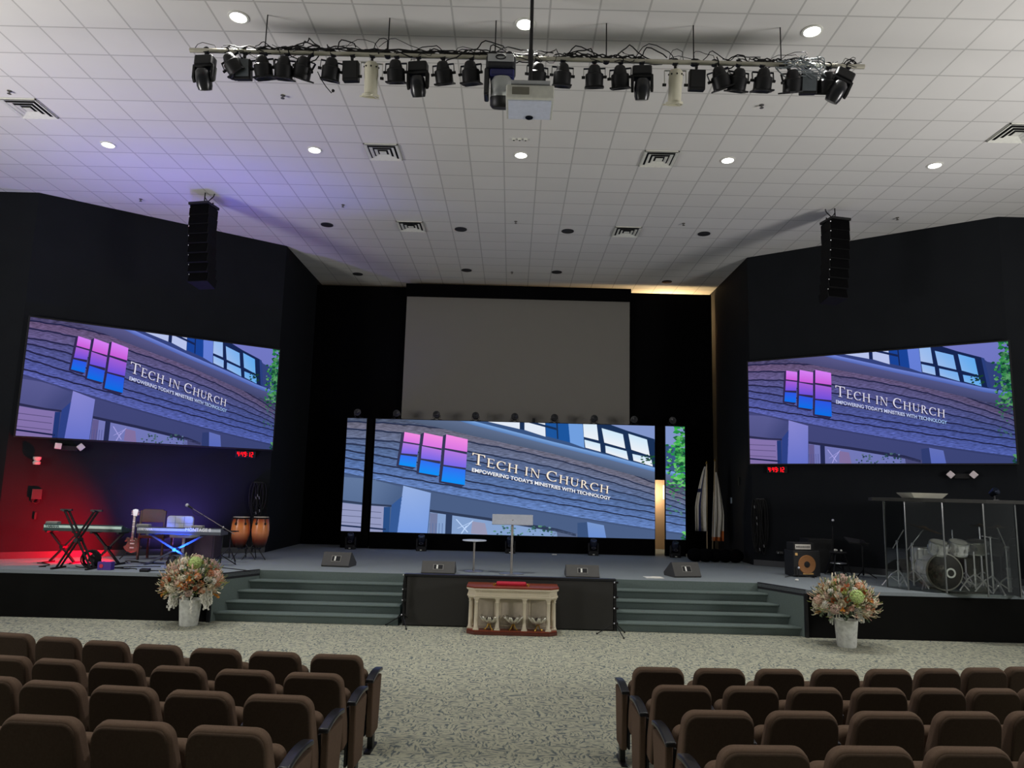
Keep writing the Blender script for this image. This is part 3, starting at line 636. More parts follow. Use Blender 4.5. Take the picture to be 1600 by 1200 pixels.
extra = {'355': 'tilted black par can between the left end moving head and a grey flood light', '410': 'black par can just right of the left grey-backed flood light', '449': 'black par can, third par from the left end of the pipe', '487': 'strongly tilted black par can with a cable dangling beneath it',
         '521': 'black par can just left of the left black square flood light', '620': 'black par can just right of the left white spotlight can', '692': 'black par can right of the left-half inner moving head', '737': 'black par can just left of the large moving light over the centre',
         '840': 'black par can half hidden behind the projector pole', '880': 'first black par can right of the projector', '929': 'second black par can right of the projector', '970': 'black par can directly left of the right inner moving head',
         '1116': 'tilted black par can right of the right black square flood light', '1154': 'black par can wrapped in loose cables on the right half of the pipe', '1191': 'black par can, third from the right among the par cans', '1231': 'tilted black par can just left of the right grey-backed flood light', '1294': 'black par can beside the moving head at the right end of the pipe'}
for x, kd, tl, lb in TRUSS:
    pp_ = at_y(x, 79+24*(x-297)/1053, PY)
    o = dup(PROT[kd], (pp_.x, PY, PZ), label=lb or extra[str(x)], group={'p': 'black par cans on the pipe', 'w': 'white spotlight cans on the pipe', 'b': 'square flood lights on the pipe', 'g': 'square flood lights on the pipe', 'm': 'moving heads on the pipe'}[kd])
    o.rotation_euler = (rnd.uniform(-.08, .08), R(tl), rnd.uniform(-.35, .35) if kd == 'p' else rnd.uniform(-.15, .15))
def rm(o):
    for c in [x for x in COL.objects if x.parent == o]: rm(c)
    bpy.data.objects.remove(o)
for o in PROT.values(): rm(o)
# big moving light over the centre
pb = at_y(783, 96, PY-.05)
t = thing('large_moving_light', 'large black and silver moving light hanging beside the projector', 'moving light', (pb.x, PY-.05, PZ))
m = MB(); m.prism(rrect(.37, .28, .06), -.24, -.07, M=Matrix(((1, 0, 0), (0, 1, 0), (0, 0, 1)))); m.build('base', PLAST, t, bevel=.02)
m = MB(); m.box((0, -.145, -.12), (.32, .012, .11), rot=(R(-8), 0, 0)); m.build('control_panel', mat('silver_panel', (170, 172, 174), .35, .4), t, bevel=.01)
m = MB(); m.tube([(.06*math.cos(a), -.155, -.115+.03*math.sin(a)) for a in [2*PI*i/12 for i in range(13)]], .008); m.build('handle', BLK, t)
m = MB(); m.box((-.17, 0, -.4), (.06, .2, .36)); m.build('arm', PLAST, t, bevel=.02)
m = MB(); m.box((.02, 0, -.29), (.3, .24, .1)); m.build('blue_collar', mat('navy_plastic', (26, 30, 80), .4), t, bevel=.02)
m = MB(); M = Euler((R(20), 0, 0)).to_matrix(); m.lathe([(0, .15), (.1, .14), (.14, .08), (.14, -.1), (.12, -.16), (0, -.16)], (.02, -.02, -.46), 22, M=M); m.build('head', mat('silver_head', (165, 168, 166), .25, .6), t, smooth=True)
m = MB(); m.lathe([(.145, -.1), (.145, -.2), (.12, -.23), (0, -.23)], (.02, -.02, -.46), 22, M=M); m.build('lens_cap', BLK, t, smooth=True)
m = MB(); m.cyl((-.1, 0, -.08), (-.1, 0, 0), .02); m.cyl((.1, 0, -.08), (.1, 0, 0), .02); m.cyl((-.1, -.03, 0), (-.1, .03, 0), .045); m.cyl((.1, -.03, 0), (.1, .03, 0), .045); m.build('clamp', BLK, t)
# projector on its pole
pt = at_y(826, 5, 8.0)
t = thing('projector', 'white projector hanging from a black ceiling pole', 'projector', (at_y(828, 150, 8.0).x, 8.0, ZC))
pz = at_y(828, 146, 8.0).z-ZC; pz2 = at_y(828, 188, 8.0).z-ZC
m = MB(); m.cyl((0, 0, 0), (0, 0, pz+.07), .022, n=14); m.lathe([(.028, pz+.55), (.034, pz+.45), (.028, pz+.35)], n=12); m.lathe([(.07, 0), (.07, -.012)], n=16); m.build('pole', BLK, t, smooth=True)
m = MB(); m.box((0, 0, pz+.06), (.46, .3, .035)); m.build('mount_plate', mat('silver_panel', (170, 172, 174)), t, bevel=.005)
m = MB(); m.box((0, .12, pz-.05), (.56, .5, .17)); m.build('body', mat('projector_shell', (206, 206, 196), .4), t, bevel=.015)
m = MB(); m.box((-.11, -.133, pz-.045), (.2, .006, .09)); m.build('vent_grille', mat('grey_grille', (110, 108, 96), .6), t)
m = MB(); m.cyl((.0, .37, pz-.06), (.0, .4, pz-.06), .06, n=20); m.build('lens', DARKGL, t)
m = MB(); m.box((0, .12, pz-.14), (.5, .42, .02)); m.lathe([(.05, 0), (.045, -.01), (0, -.01)], (0, .28, pz-.15), 16, mi=1); m.build('underside_panel', [mat('pale_underside', (214, 220, 236), .35), DARKGL], t, bevel=.004)
# cables tangled along the pipe
m = MB()
for k in range(90):
    x = rnd.uniform(PX0+.2, PX1-.1); L = rnd.uniform(.15, .55); y = PY+rnd.uniform(-.05, .05); h = rnd.uniform(-.13, .2); pts = []
    for i in range(9):
        s = i/8; pts.append((x+L*(s-.5)+.04*math.sin(7*s+k), y+.05*math.sin(5*s+k*1.7), PZ+.035+h*math.sin(PI*s)+.015*math.sin(13*s+k)))
    m.tube(pts, rnd.choice((.004, .006, .008)), 5)
for x0, x1 in ((-3.7, -2.6), (-3.0, .2), (.6, 1.5), (2.9, 3.6), (-2.2, -.8)):
    for q in range(3):
        pts = [(x0+(x1-x0)*i/24, PY-.03+.02*q, PZ+.045+.018*math.sin(i*1.3+q*2)) for i in range(25)]; m.tube(pts, .009, 5)
x = at_y(495, 130, PY).x
pts = [(x, PY, PZ-.25), (x+.05, PY, PZ-.35), (x+.12, PY, PZ-.45), (x+.19, PY, PZ-.53), (x+.21, PY, PZ-.5)]; m.tube(pts, .006, 5); m.ball(pts[-1], .02, 8)
o = m.build('cable_tangle', CABLE, smooth=True); tag(o, 'tangle of black power cables looped along the lighting pipe', 'cables', kind='stuff')
m = MB()
for k in range(12):
    x = at_y(1255, 110, PY).x+rnd.uniform(-.2, .2); pts = [(x+.18*math.sin(k+s*.5), PY-.07, PZ+.05-.03*s+.04*math.sin(s+k)) for s in range(9)]; m.tube(pts, .007, 5)
o = m.build('cable_bundle', mat('grey_cable', (120, 128, 132), .5), smooth=True); tag(o, 'bunch of grey coiled cables near the right end of the lighting pipe', 'cables', kind='stuff')

# ---------------------------------------------------------------- hanging line arrays
def line_array(px, s, label):
    y = 14.25; p0 = at_y(px[0], px[1], y); pz = at_y(px[2], px[3], y)
    t = thing('speaker_array', label, 'hanging speaker', (p0.x, y, p0.z)); n = 8; h = (p0.z-at_y(px[2], px[4], y).z)/n*.9; w = .46
    m = MB(); m.cyl((0, 0, .0), (0, 0, ZC-p0.z), .012); m.tube([(0, 0, ZC-p0.z-.1), (s*-.08, 0, ZC-p0.z-.2), (s*-.2, 0, ZC-p0.z-.1), (s*-.22, 0, ZC-p0.z-.04)], .012, 6); m.build('hanging_rod', BLK, t)
    m = MB(); m.box((0, 0, -.03), (w*.95, .4, .05)); m.cyl((-.2, 0, -.03), (-.2, 0, .03), .015); m.cyl((.2, 0, -.03), (.2, 0, .03), .015); m.build('rigging_frame', BLK, t)
    y_, z_, a = 0.0, -.06, 0.0; off = 0
    for k in range(n):
        a = R(1.0+1.5*k); yc = y_-math.sin(a)*h/2*-1; cz = z_-math.cos(a)*h/2
        g = MB(); M = Euler((-a, 0, 0)).to_matrix()
        g.prism([(-w/2, -.14), (w/2, -.14), (w/2*.8, .22), (-w/2*.8, .22)], -h/2-.002, h/2-.004, M=M, o=(0, yc, cz))
        b = g.build('speaker_cabinet', mat('array_black', (13, 13, 14), .8, spec=.2), t, bevel=.008)
        g = MB(); g.box(Vector((0, yc, cz))+M @ Vector((0, -.148, 0)), (w*.9, .012, h*.93), rot=M)
        q = g.build('grille', mat('array_grille', (9, 9, 10), .95, spec=.05), b)
        g = MB(); g.ball(Vector((0, yc, cz))+M @ Vector((-s*-1*w*.46 if s < 0 else -w*.46, -.15, h*.3)), .012, 6); g.build('bolt', CHR, b)
        y_ += math.sin(a)*h; z_ -= math.cos(a)*h
    return t
line_array((319, 320, 330, 302, 452), -1, 'black curved line array of speakers hanging in front of the left wall').rotation_euler = (0, 0, R(-12))
line_array((1305, 344, 1294, 322, 476), 1, 'black curved line array of speakers hanging in front of the right wall').rotation_euler = (0, 0, R(12))
# ---------------------------------------------------------------- lights standing on the LED wall
def small_par():
    t = thing('uplight_par', 'x', 'stage light', (0, 0, 0))
    m = MB(); M = Euler((R(80), 0, 0)).to_matrix(); m.lathe([(0, -.08), (.07, -.07), (.088, -.02), (.088, .09), (.095, .095), (.08, .095), (0, .07)], (0, 0, .125), 20, M=M); m.build('housing', PLAST, t, smooth=True)
    m = MB(); m.lathe([(0, .072), (.078, .072)], (0, 0, .125), 20, M=M); m.build('lens', mat('dull_lens', (70, 74, 80), .2), t)
    m = MB()
    for s in (-1, 1): m.tube([(s*.1, 0, .125), (s*.1, 0, .06), (s*.03, .0, .02)], .006, 6); m.tube([(s*.04, -.02, .02), (s*.15, -.02, .004)], .006, 6); m.tube([(s*.04, .04, .02), (s*.13, .05, .004)], .006, 6)
    m.build('bracket', BLK, t); return t
P = small_par()
LB = ['far left, above the left screen strip', 'above the gap beside the left screen strip', 'left end of the bright projection screen', 'second along the projection screen bottom edge', 'middle of the projection screen bottom edge',
      'right of the little black box', 'right end of the projection screen', 'just right of the projection screen', 'far right, above the right screen strip']
for k, px in enumerate((559, 620, 682, 743, 804, 866, 928, 990, 1050)):
    p = at_y(px, 655+.027*(px-559), YL+.05); dup(P, (p.x, YL+.05, ZL1+.016), label='small round par light on the stage screens, '+LB[k], group='par lights on top of the stage screens')
rm(P)
p = at_y(834, 655, YL+.05); m = MB(); m.box((0, 0, .055), (.08, .07, .11)); m.cyl((0, -.036, .07), (0, -.05, .07), .022); o = m.build('small_camera', BLK, bevel=.006); o.location = (p.x, YL+.05, ZL1+.016); tag(o, 'little black box-shaped camera on top of the stage screens', 'camera')
def floor_head():
    t = thing('floor_moving_head', 'x', 'moving light', (0, 0, 0))
    m = MB(); m.prism(rrect(.26, .2, .04), 0, .09); m.build('base', BLK, t, bevel=.01)
    m = MB()
    for s in (-1, 1): m.prism([(-.05, .09), (.05, .09), (.05, .26), (0, .31), (-.05, .26)], -.015, .015, M=Matrix(((0, 0, 1), (1, 0, 0), (0, 1, 0))), o=(s*.115, 0, 0))
    m.box((0, 0, .1), (.26, .1, .025))
    m.build('yoke', BLKM, t, bevel=.005)
    M = Euler((R(35), 0, 0)).to_matrix(); m = MB(); m.lathe([(0, -.12), (.06, -.11), (.085, -.06), (.09, .04), (.08, .13), (.07, .14), (0, .13)], (0, 0, .27), 20, M=M); m.build('head', mat('blue_black_plastic', (28, 32, 48), .3), t, smooth=True)
    m = MB(); m.tube([(.05*math.cos(a), -.105, .05+.022*math.sin(a)+.14) for a in [2*PI*i/14 for i in range(15)]], .009); m.box((0, -.105, .03), (.05, .012, .018), mi=1); m.build('display_panel', [mat('grey_ring', (60, 60, 66), .4), WHT], t); return t
P = floor_head()
for px, lb in ((547, 'at the far left end under the left strip'), (658, 'left of the round table'), (797, 'half hidden behind the lectern pole'), (927, 'right of the lectern'), (1055, 'at the far right under the right strip')):
    p = at_y(px, 865, 19.05); dup(P, (p.x, 19.05, ZS), label='dark moving-head light on the stage floor, '+lb, group='moving heads on the stage floor')
rm(P)
m = MB(); m.box((0, 0, .01), (.12, .05, .02)); o = m.build('small_device', WHT, bevel=.004); q = at_z(866, 867, ZS); o.location = (q.x, q.y, ZS); tag(o, 'tiny white device lying on the stage floor by the screen skirt', 'device')
# ---------------------------------------------------------------- stage monitors
def monitor(label, loc, rz, w=.62):
    t = thing('stage_monitor', label, 'speaker', loc, rz, 'wedge stage monitors')
    prof = [(-.24, .0), (.2, .0), (.24, .1), (.16, .34), (.1, .355), (-.26, .05)]   # y,z outline, audience sees the back (−y)
    prof = [(-.2, 0), (.26, 0), (.28, .06), (-.02, .27), (-.08, .28), (-.22, .03)]
    m = MB(); m.prism(prof, -w/2, w/2, M=Matrix(((0, 0, 1), (1, 0, 0), (0, 1, 0)))); m.build('cabinet', mat('worn_black_cabinet', (66, 65, 62), .6, var=.15, scale=6), t, bevel=.008)
    a = Vector((0, -.22, .03)); b = Vector((0, -.08, .28)); c = (a+b)/2; n = (b-a).cross(Vector((1, 0, 0))).normalized()*-1
    if n.y > 0: n = -n
    Mr = Matrix((Vector((1, 0, 0)), (b-a).normalized(), Vector((1, 0, 0)).cross((b-a).normalized()))).transposed()
    m = MB(); m.box(c+n*.002, (.19, .125, .008), rot=Mr); m.build('connector_plate', mat('satin_frame', (120, 118, 112), .5), t)
    m = MB(); m.box(c+n*.006, (.165, .1, .006), rot=Mr); m.build('handle_recess', BLKM, t)
    m = MB(); m.box(c+n*.009+Vector((-.02, 0, 0)), (.03, .09, .004), rot=Mr); m.build('white_tab', WHT, t)
    return t
p = at_z(525, 886, ZS); monitor('grey-black stage wedge above the left flight of stairs', (p.x, p.y+.2, ZS), R(-6), .56)
p = at_y(686, 889, 14.12); monitor('stage wedge half hidden behind the black front panel, left of the lectern', (p.x, 14.12, ZS), 0).scale.z = .8
p = at_y(909, 896, 14.12); monitor('stage wedge half hidden behind the black front panel, right of the lectern', (p.x, 14.12, ZS), 0).scale.z = .8
p = at_z(1072, 903, ZS); monitor('stage wedge turned toward centre above the right flight of stairs', (p.x+.0, p.y+.25, ZS), R(14), .56)
m = MB(); m.box((0, 0, .004), (.34, .26, .008), rot=(0, 0, .1)); o = m.build('paper_sheet', WHT); q = at_z(1022, 903, ZS); o.location = (q.x, q.y+.05, ZS); tag(o, 'white paper on the stage floor beside the right wedge', 'paper')
# ---------------------------------------------------------------- black front panel
ZBX = .868; t = thing('front_panel', 'wide black fabric-fronted panel unit between the two stairs', 'panel', (.03, 13.0, 0))
m = MB(); m.box((0, .06, ZBX/2-.01), (3.62, .08, ZBX-.06)); m.build('carcass', BLKM, t)
m = MB(); m.box((0, .01, .42), (3.56, .03, .80)); m.build('front_cloth', mat('charcoal_speaker_cloth', (47, 46, 43), .95, var=.06, scale=150, bump=.1, bscale=500), t)
m = MB(); m.box((0, .055, ZBX-.02), (3.66, .13, .04)); m.box((-1.815, .055, .42), (.04, .12, .82)); m.box((1.815, .055, .42), (.04, .12, .82)); m.build('gloss_frame', mat('gloss_black_trim', (16, 17, 20), .45), t, bevel=.004)
def cable_stand(px, py, label):
    p = at_z(px, py, 0); t = thing('cable_stand', label, 'stand', (p.x, p.y, 0))
    h = .86
    m = MB(); m.cyl((0, 0, .12), (0, 0, h), .011); m.cyl((0, 0, .1), (0, 0, .24), .02); m.build('pole', BLK, t)
    for k in range(3):
        a = R(-90+120*k+20); g = MB(); g.tube([(0, 0, .2), (.3*math.cos(a), .3*math.sin(a), .012)], .009, 6); g.ball((.3*math.cos(a), .3*math.sin(a), .014), .016, 6); g.build('leg', BLK, t)
    m = MB()
    for k in range(4):
        m.tube([(.02*math.sin(k+s*.9), -.02-.02*math.cos(k*2+s*.7), h-.02-s*.08) for s in range(10)], .007, 5)
    m.build('wrapped_cable', CABLE, t, smooth=True)
    for z in (h, h-.24, h-.42, .2):
        g = MB(); g.box((.02, -.02, z), (.05, .05, .035)); g.ball((-.02, -.045, z), .014, 6, 1); g.build('clamp', [BLK, CHR], t, bevel=.004)
cable_stand(629, 979, 'thin black tripod stand wrapped in cable, left end of the front panel')
cable_stand(961, 993, 'thin black tripod stand wrapped in cable, right end of the front panel')
# ---------------------------------------------------------------- communion table
AX0, AX1 = -.672, .822; AW = AX1-AX0; AXC = (AX0+AX1)/2; AY = 12.36; AD = .58
t = thing('communion_table', 'cream columned wooden table with red wood top in front of the stage', 'table', (AXC, AY, 0))
def oct_(w, d, c): return [(-w/2+c, 0), (w/2-c, 0), (w/2, c*1.0), (w/2, d), (-w/2, d), (-w/2, c*1.0)]
def off(poly, e): return [(x*(1+e*2/AW), (y-AD/2)*(1+e*2/AD)+AD/2) for x, y in poly]
O = oct_(AW, AD, .13)
m = MB(); m.prism(O, 0, .05, 1); m.prism(off(O, -.01), .05, .075, 0); m.build('plinth', [WOOD, mat('red_mahogany_dark', (92, 44, 32), .4, var=.25, scale=9)], t, bevel=.006)
m = MB(); m.prism([(x*.86, .2+(y)*.55) for x, y in oct_(AW, AD, .05)], .075, .58); m.build('recessed_body', mat('cream_panel', (196, 184, 164), .55), t)
for xx, w in ((-.44, .3), (0.0, .4), (.44, .3)):
    g = MB()
    for (cx_, cz_, sx, sz) in ((0, .56, w, .012), (0, .12, w, .012), (-w/2, .34, .012, .45), (w/2, .34, .012, .45)): g.box((xx+cx_, .193, cz_), (sx, .014, sz))
    g.build('panel_moulding', CREAM, t)
col = [(.045, .075), (.045, .095), (.037, .1), (.04, .115), (.032, .13), (.03, .3), (.027, .5), (.035, .51), (.028, .52), (.034, .55), (.042, .565), (.042, .58)]
for xx, yy in ((-AW/2+.155, .06), (-.245, .06), (.2, .06), (AW/2-.155, .06), (-AW/2+.055, .2), (AW/2-.055, .2), (-AW/2+.055, .5), (AW/2-.055, .5)):
    g = MB(); g.lathe(col, (xx, yy, 0), 18); g.box((xx, yy, .083), (.095, .095, .016)); g.box((xx, yy, .573), (.09, .09, .014)); g.build('column', CREAM, t, smooth=True)
m = MB(); m.prism(off(O, -.012), .58, .60); m.prism(off(O, .004), .60, .625); m.prism(off(O, -.012), .625, .70); m.prism(off(O, .004), .70, .715); m.prism(off(O, .016), .715, .735)
for k in range(40): m.box((-AW/2+.17+k*(AW-.34)/39, -.005, .69), (.014, .02, .014))
m.build('entablature', CREAM, t, bevel=.003)
m = MB(); m.prism(off(O, .018), .735, .765); m.build('top_board', WOOD, t, bevel=.006)
p = at_z(799, 909, .8)
t = thing('red_cushion', 'red cloth-covered cushion with gold tassels lying on the table top', 'cushion', (p.x, AY+.3, .766))
m = MB(); m.prism(rrect(.5, .24, .02), .0, .045); m.build('cloth', mat('red_velvet', (176, 18, 44), .8, bump=.2), t, bevel=.015, seg=3)
m = MB()
for s in (-1, 1): m.ball((s*.27, -.1, .02), .02, 8); m.lathe([(.008, 0), (.022, -.0), (.025, .03), (0, .035)], (s*.285, -.1, .0), 8)
m.build('tassels', GOLD, t, smooth=True)
def bowl():
    t = thing('flower_bowl', 'x', 'bowl', (0, 0, 0))
    m = MB()
    for k in range(3):
        a = 2*PI*k/3-.5; m.tube([(.055*math.cos(a), .055*math.sin(a), .0), (.03*math.cos(a), .03*math.sin(a), .03), (.012*math.cos(a), .012*math.sin(a), .07)], .007, 6); m.ball((.055*math.cos(a), .055*math.sin(a), .008), .012, 6)
    m.lathe([(.012, .06), (.02, .075), (.01, .09)], n=10); m.build('stand', GOLD, t, smooth=True)
    for k in range(9):
        a = 2*PI*k/9+.2; g = MB(); vs = []; nn = 5
        for i in range(nn+1):
            s = i/nn; r = .02+.11*s**.8; z = .085+.09*s**1.6; w = .05*math.sin(PI*(.12+.8*s))+.008
            for q in (-1, -.5, 0, .5, 1):
                aa = a+q*w/max(r, .03)*.55; vs.append((r*math.cos(aa), r*math.sin(aa), z-.012*(1-q*q)+.0))
        fs = [(i*5+j, i*5+j+1, (i+1)*5+j+1, (i+1)*5+j) for i in range(nn) for j in range(4)]
        g.add(vs, fs); o = g.build('petal', mat('silver_leaf', (215, 212, 198), .3, .7, var=.3, scale=30), t, smooth=True); sm = o.modifiers.new('solid', 'SOLIDIFY'); sm.thickness = .004
    m = MB(); m.ball((0, 0, .13), .045, 12, sc=(1, 1, .6)); m.build('filling', mat('dark_filling', (58, 50, 42), .7), t, smooth=True)
    return t
P = bowl()
for xx, lb in ((-.36, 'left'), (.03, 'middle'), (.43, 'right')):
    dup(P, (AXC+xx-.01, AY+.075, .076), label='silver leaf-shaped bowl on brass feet, %s of the three on the table plinth' % lb, group='leaf bowls on the table plinth', rotz=xx).scale = (1.3, 1.3, 1.3)
rm(P)
# ---------------------------------------------------------------- lectern and round table
LY = 14.25; p0 = at_y(799, 890, LY); pt = at_y(798, 812, LY); 
t = thing('lectern', 'slim lectern with flat white top plate on a single steel pole', 'lectern', (p0.x, LY, ZS)); hz = pt.z-ZS
m = MB(); m.cyl((0, 0, .015), (0, 0, hz), .024, n=14); m.build('pole', STEEL, t, smooth=True)
m = MB(); m.lathe([(.23, 0), (.23, .012), (.03, .018), (.03, .03)], n=28); m.build('base_plate', STEEL, t, smooth=True)
m = MB(); m.box((0, 0, hz+.0), (.78, .24, .015), rot=(R(-128), 0, 0)); m.build('top_plate', mat('frosted_white_plate', (160, 165, 176), .6), t, bevel=.004)
m = MB(); m.box((0, -.09, hz-.09), (.74, .05, .012)); m.build('book_ledge', mat('frosted_white_plate', (160, 165, 176), .6), t, bevel=.003)
TY = 14.5; p0 = at_y(740, 890, TY); pt = at_y(740, 843.5, TY); hz = pt.z-ZS
t = thing('round_side_table', 'small round white pedestal table beside the lectern', 'table', (p0.x, TY, ZS))
m = MB(); m.lathe([(.225, hz-.02), (.235, hz-.01), (.23, hz), (0, hz)], n=32); m.build('tabletop', mat('white_laminate', (220, 226, 236), .25), t, smooth=True)
m = MB(); m.cyl((0, 0, .01), (0, 0, hz-.02), .02, n=12); m.lathe([(.06, hz-.02), (.02, hz-.05)], n=12); m.build('pole', STEEL, t, smooth=True)
m = MB(); m.lathe([(.18, 0), (.18, .01), (.02, .016)], n=24); m.build('base_plate', STEEL, t, smooth=True)
# ---------------------------------------------------------------- flags
def flag(px_top, px_bot, label, mats_, sgn, zt, zb, w, Yf):
    a = at_y(px_bot[0], px_bot[1], Yf); b = at_y(px_top[0], px_top[1], Yf); H = b.z-ZS
    t = thing('flag_on_pole', label, 'flag', (a.x, Yf, ZS)); dx = b.x-a.x
    m = MB(); m.cyl((0, 0, .04), (dx, 0, H-.08), .014); m.build('pole', mat('pale_wood_pole', (150, 130, 96), .4), t)
    m = MB(); m.lathe([(.14, 0), (.14, .02), (.06, .05), (.025, .09), (.02, .14)], n=20); m.build('base', GOLD, t, smooth=True)
    m = MB(); m.lathe([(0, H), (.012, H-.04), (.028, H-.06), (.01, H-.08), (.014, H-.1)], (dx, 0, 0), 12); m.build('finial', GOLD, t, smooth=True)
    zt -= ZS; zb -= ZS; n1, n2 = 18, 16; vs = []; g = MB()
    for i in range(n1+1):
        s = i/n1; z = zt+(zb-zt)*s
        ww = w*(.16+.84*min(1, (s*1.7))**.8)
        for j in range(n2+1):
            u = j/n2; x = dx*(z/H)+sgn*.012+sgn*ww*(u-.12 if j else 0)*(.95)+.0; y = .05*math.sin(u*15+s*1.5)*(.3+s)+.02*math.sin(u*31)
            vs.append((x, y, z-.16*u*(s**.6)*(.5 if s > .9 else .3)+ (.08*u if s > .85 else 0)))
    fs = [(i*(n2+1)+j, i*(n2+1)+j+1, (i+1)*(n2+1)+j+1, (i+1)*(n2+1)+j) for i in range(n1) for j in range(n2)]
    g.add(vs, fs); k = 0
    g.m = [mats_(i/n1, j/n2) for i in range(n1) for j in range(n2)]
    o = g.build('cloth', [mat('flag_white', (205, 200, 188), .8, bump=.2), mat('flag_navy', (18, 26, 70), .8), mat('flag_fringe', (190, 100, 40), .8)], t, smooth=True)
    sm = o.modifiers.new('solid', 'SOLIDIFY'); sm.thickness = .006; return t
flag((1104, 720), (1105, 875), 'white flag with dark blue band on a brass-based pole', lambda s, u: 1 if (.55 < u < .72 or (.28 < s < .34 and u > .7)) else 0, -1, at_y(1104, 729, 18.7).z, at_y(1104, 830, 18.7).z, .34, 18.7)
flag((1117, 716), (1113, 874), 'white flag with orange fringed lower edge, nearer the right wall', lambda s, u: 2 if s > .9 or (s > .8 and u > .7) else 0, 1, at_y(1119, 738, 18.85).z, at_y(1115, 845, 18.85).z, .30, 18.85)
# ---------------------------------------------------------------- wall fittings
LWp, LWq = (-WX, WY), (-VX, VY); RWp, RWq = (WX, WY), (VX, VY)
LN = Vector((.578, -.816, 0)).normalized(); RN = Vector((-.578, -.816, 0)).normalized()
AL_ = math.atan2(LN.x, -LN.y); AR_ = math.atan2(RN.x, -RN.y)
def on_wall(px, py, side, gap=0.004):
    N = LN if side < 0 else RN; p, q = (LWp, LWq) if side < 0 else (RWp, RWq)
    o = N*gap; return at_wall(px, py, Vector((*p, 0))+o, Vector((*q, 0))+o)
def emergency(px, py, side, label, dx=.2):
    p = on_wall(px, py, side); t = thing('emergency_light', label, 'emergency light', p, AL_ if side < 0 else AR_)
    m = MB(); m.box((0, -.035, -.03), (.3, .07, .1)); m.build('body', BLKM, t, bevel=.01)
    for s in (-1, 1):
        g = MB(); g.box((s*dx, -.1, 0), (.12, .07, .12), rot=(0, R(45 if (s > 0 or side > 0) else 4), 0)); h = g.build('lamp_head', mat('pale_lamp_head', (226, 214, 216), .3), t, bevel=.012)
        g = MB(); g.cyl((s*dx*.55, -.05, -.01), (s*dx, -.07, 0), .012); g.build('arm', BLK, t)
emergency(108, 698, -1, 'twin-head emergency light below the left slanted screen'); emergency(1504, 742, 1, 'twin-head emergency light below the right slanted screen')
def clock(px, py, side, label):
    p = on_wall(px, py, side); t = thing('digital_clock', label, 'clock', p, AL_ if side < 0 else AR_)
    m = MB(); m.box((0, -.03, 0), (.46, .06, .16)); m.build('case', BLKM, t, bevel=.006)
    SEG = {'4': 'bcfg', '9': 'abcdfg', '2': 'abged', '1': 'bc', '5': 'afgcd'}
    x = -.19; RED = emit_mat('red_led', (255, 10, 24), 3.0)
    for ch in '4:49:12':
        m = MB()
        w, h = .034, .05
        if ch == ':': m.box((x-.008, -.0625, .018), (.01, .004, .01)); m.box((x-.008, -.0625, -.018), (.01, .004, .01)); x += .022; m.build('colon', RED, t); continue
        for s in SEG[ch]:
            c = {'a': (0, h), 'g': (0, 0), 'd': (0, -h), 'b': (w/2, h/2), 'c': (w/2, -h/2), 'f': (-w/2, h/2), 'e': (-w/2, -h/2)}[s]
            m.box((x+c[0]+.015, -.0625, c[1]), (w, .004, .012) if s in 'agd' else (.012, .004, h))
        x += .068; m.build('digit', RED, t)
clock(383, 710, -1, 'red digital clock under the right end of the left slanted screen'); clock(1215, 734, 1, 'red digital clock under the left end of the right slanted screen')
p = on_wall(57, 720, -1); t = thing('wall_camera', 'small white camera bracketed on the left wall below the screen', 'camera', p, AL_)
m = MB(); m.cyl((0, 0, 0), (0, -.12, 0), .02); m.box((0, -.01, 0), (.1, .02, .1)); m.build('bracket', BLK, t)
m = MB(); m.lathe([(0, -.08), (.06, -.075), (.07, -.03), (.045, 0), (.07, .03), (.075, .075), (0, .08)], (0, -.15, 0), 16); m.build('housing', mat('pale_grey_plastic', (190, 192, 190), .3), t, smooth=True)
p = on_wall(57, 772, -1); t = thing('wall_box', 'grey control box on the left wall above the red-lit corner', 'wall box', p, AL_)
m = MB(); m.box((0, -.04, 0), (.17, .08, .2)); m.build('case', mat('dark_grey_box', (36, 33, 36), .5), t, bevel=.006)
m = MB(); m.tube([(-.05, -.05, -.1), (-.05, -.05, -.16), (0, -.05, -.19), (.05, -.05, -.16), (.05, -.05, -.1)], .012, 6); m.build('hanging_cable', CABLE, t)
p = on_wall(55, 806, -1); m = MB(); m.box((0, -.02, 0), (.035, .04, .14)); o = m.build('wall_switch', BLKM, bevel=.004); o.location = p; o.rotation_euler = (0, 0, AL_); tag(o, 'narrow black switch on the left wall under the grey box', 'switch')
def coil(px, top, bot, side, label):
    a = on_wall(px, top, side); b = on_wall(px, bot, side); t = thing('cable_hanger', label, 'cables', a, AL_ if side < 0 else AR_); h = a.z-b.z
    m = MB(); m.box((0, -.05, -.03), (.2, .1, .03)); m.build('hook', BLK, t)
    m = MB()
    for k in range(16):
        x = rnd.uniform(-.13, .13); hh = h*rnd.uniform(.6, .98); d = rnd.uniform(.04, .1)
        m.tube([(x+.07*math.sin(a_)*(1), -.08-d*.4-.03*math.cos(k), -.03-hh/2+hh/2*math.cos(a_)) for a_ in [2*PI*i/18 for i in range(19)]], .011, 5)
    m.build('hanging_cables', CABLE, t, smooth=True)
    m = MB()
    for k in range(5): m.cyl((rnd.uniform(-.12, .12), -.16, -rnd.uniform(.1, h)), (rnd.uniform(-.12, .12), -.17, -rnd.uniform(.1, h)), .008)
    for k in range(5): x = rnd.uniform(-.12, .12); z = -rnd.uniform(.15, h-.1); m.cyl((x, -.15, z), (x+.01, -.155, z-.06), .011)
    m.m = m.m; m.v = m.v[5*24:]; m.f = [tuple(i-5*24 for i in f) for f in m.f[5*14:]]; m.m = m.m[5*14:]
    m.build('plugs', mat('dull_plug', (120, 120, 120), .5, .5), t)
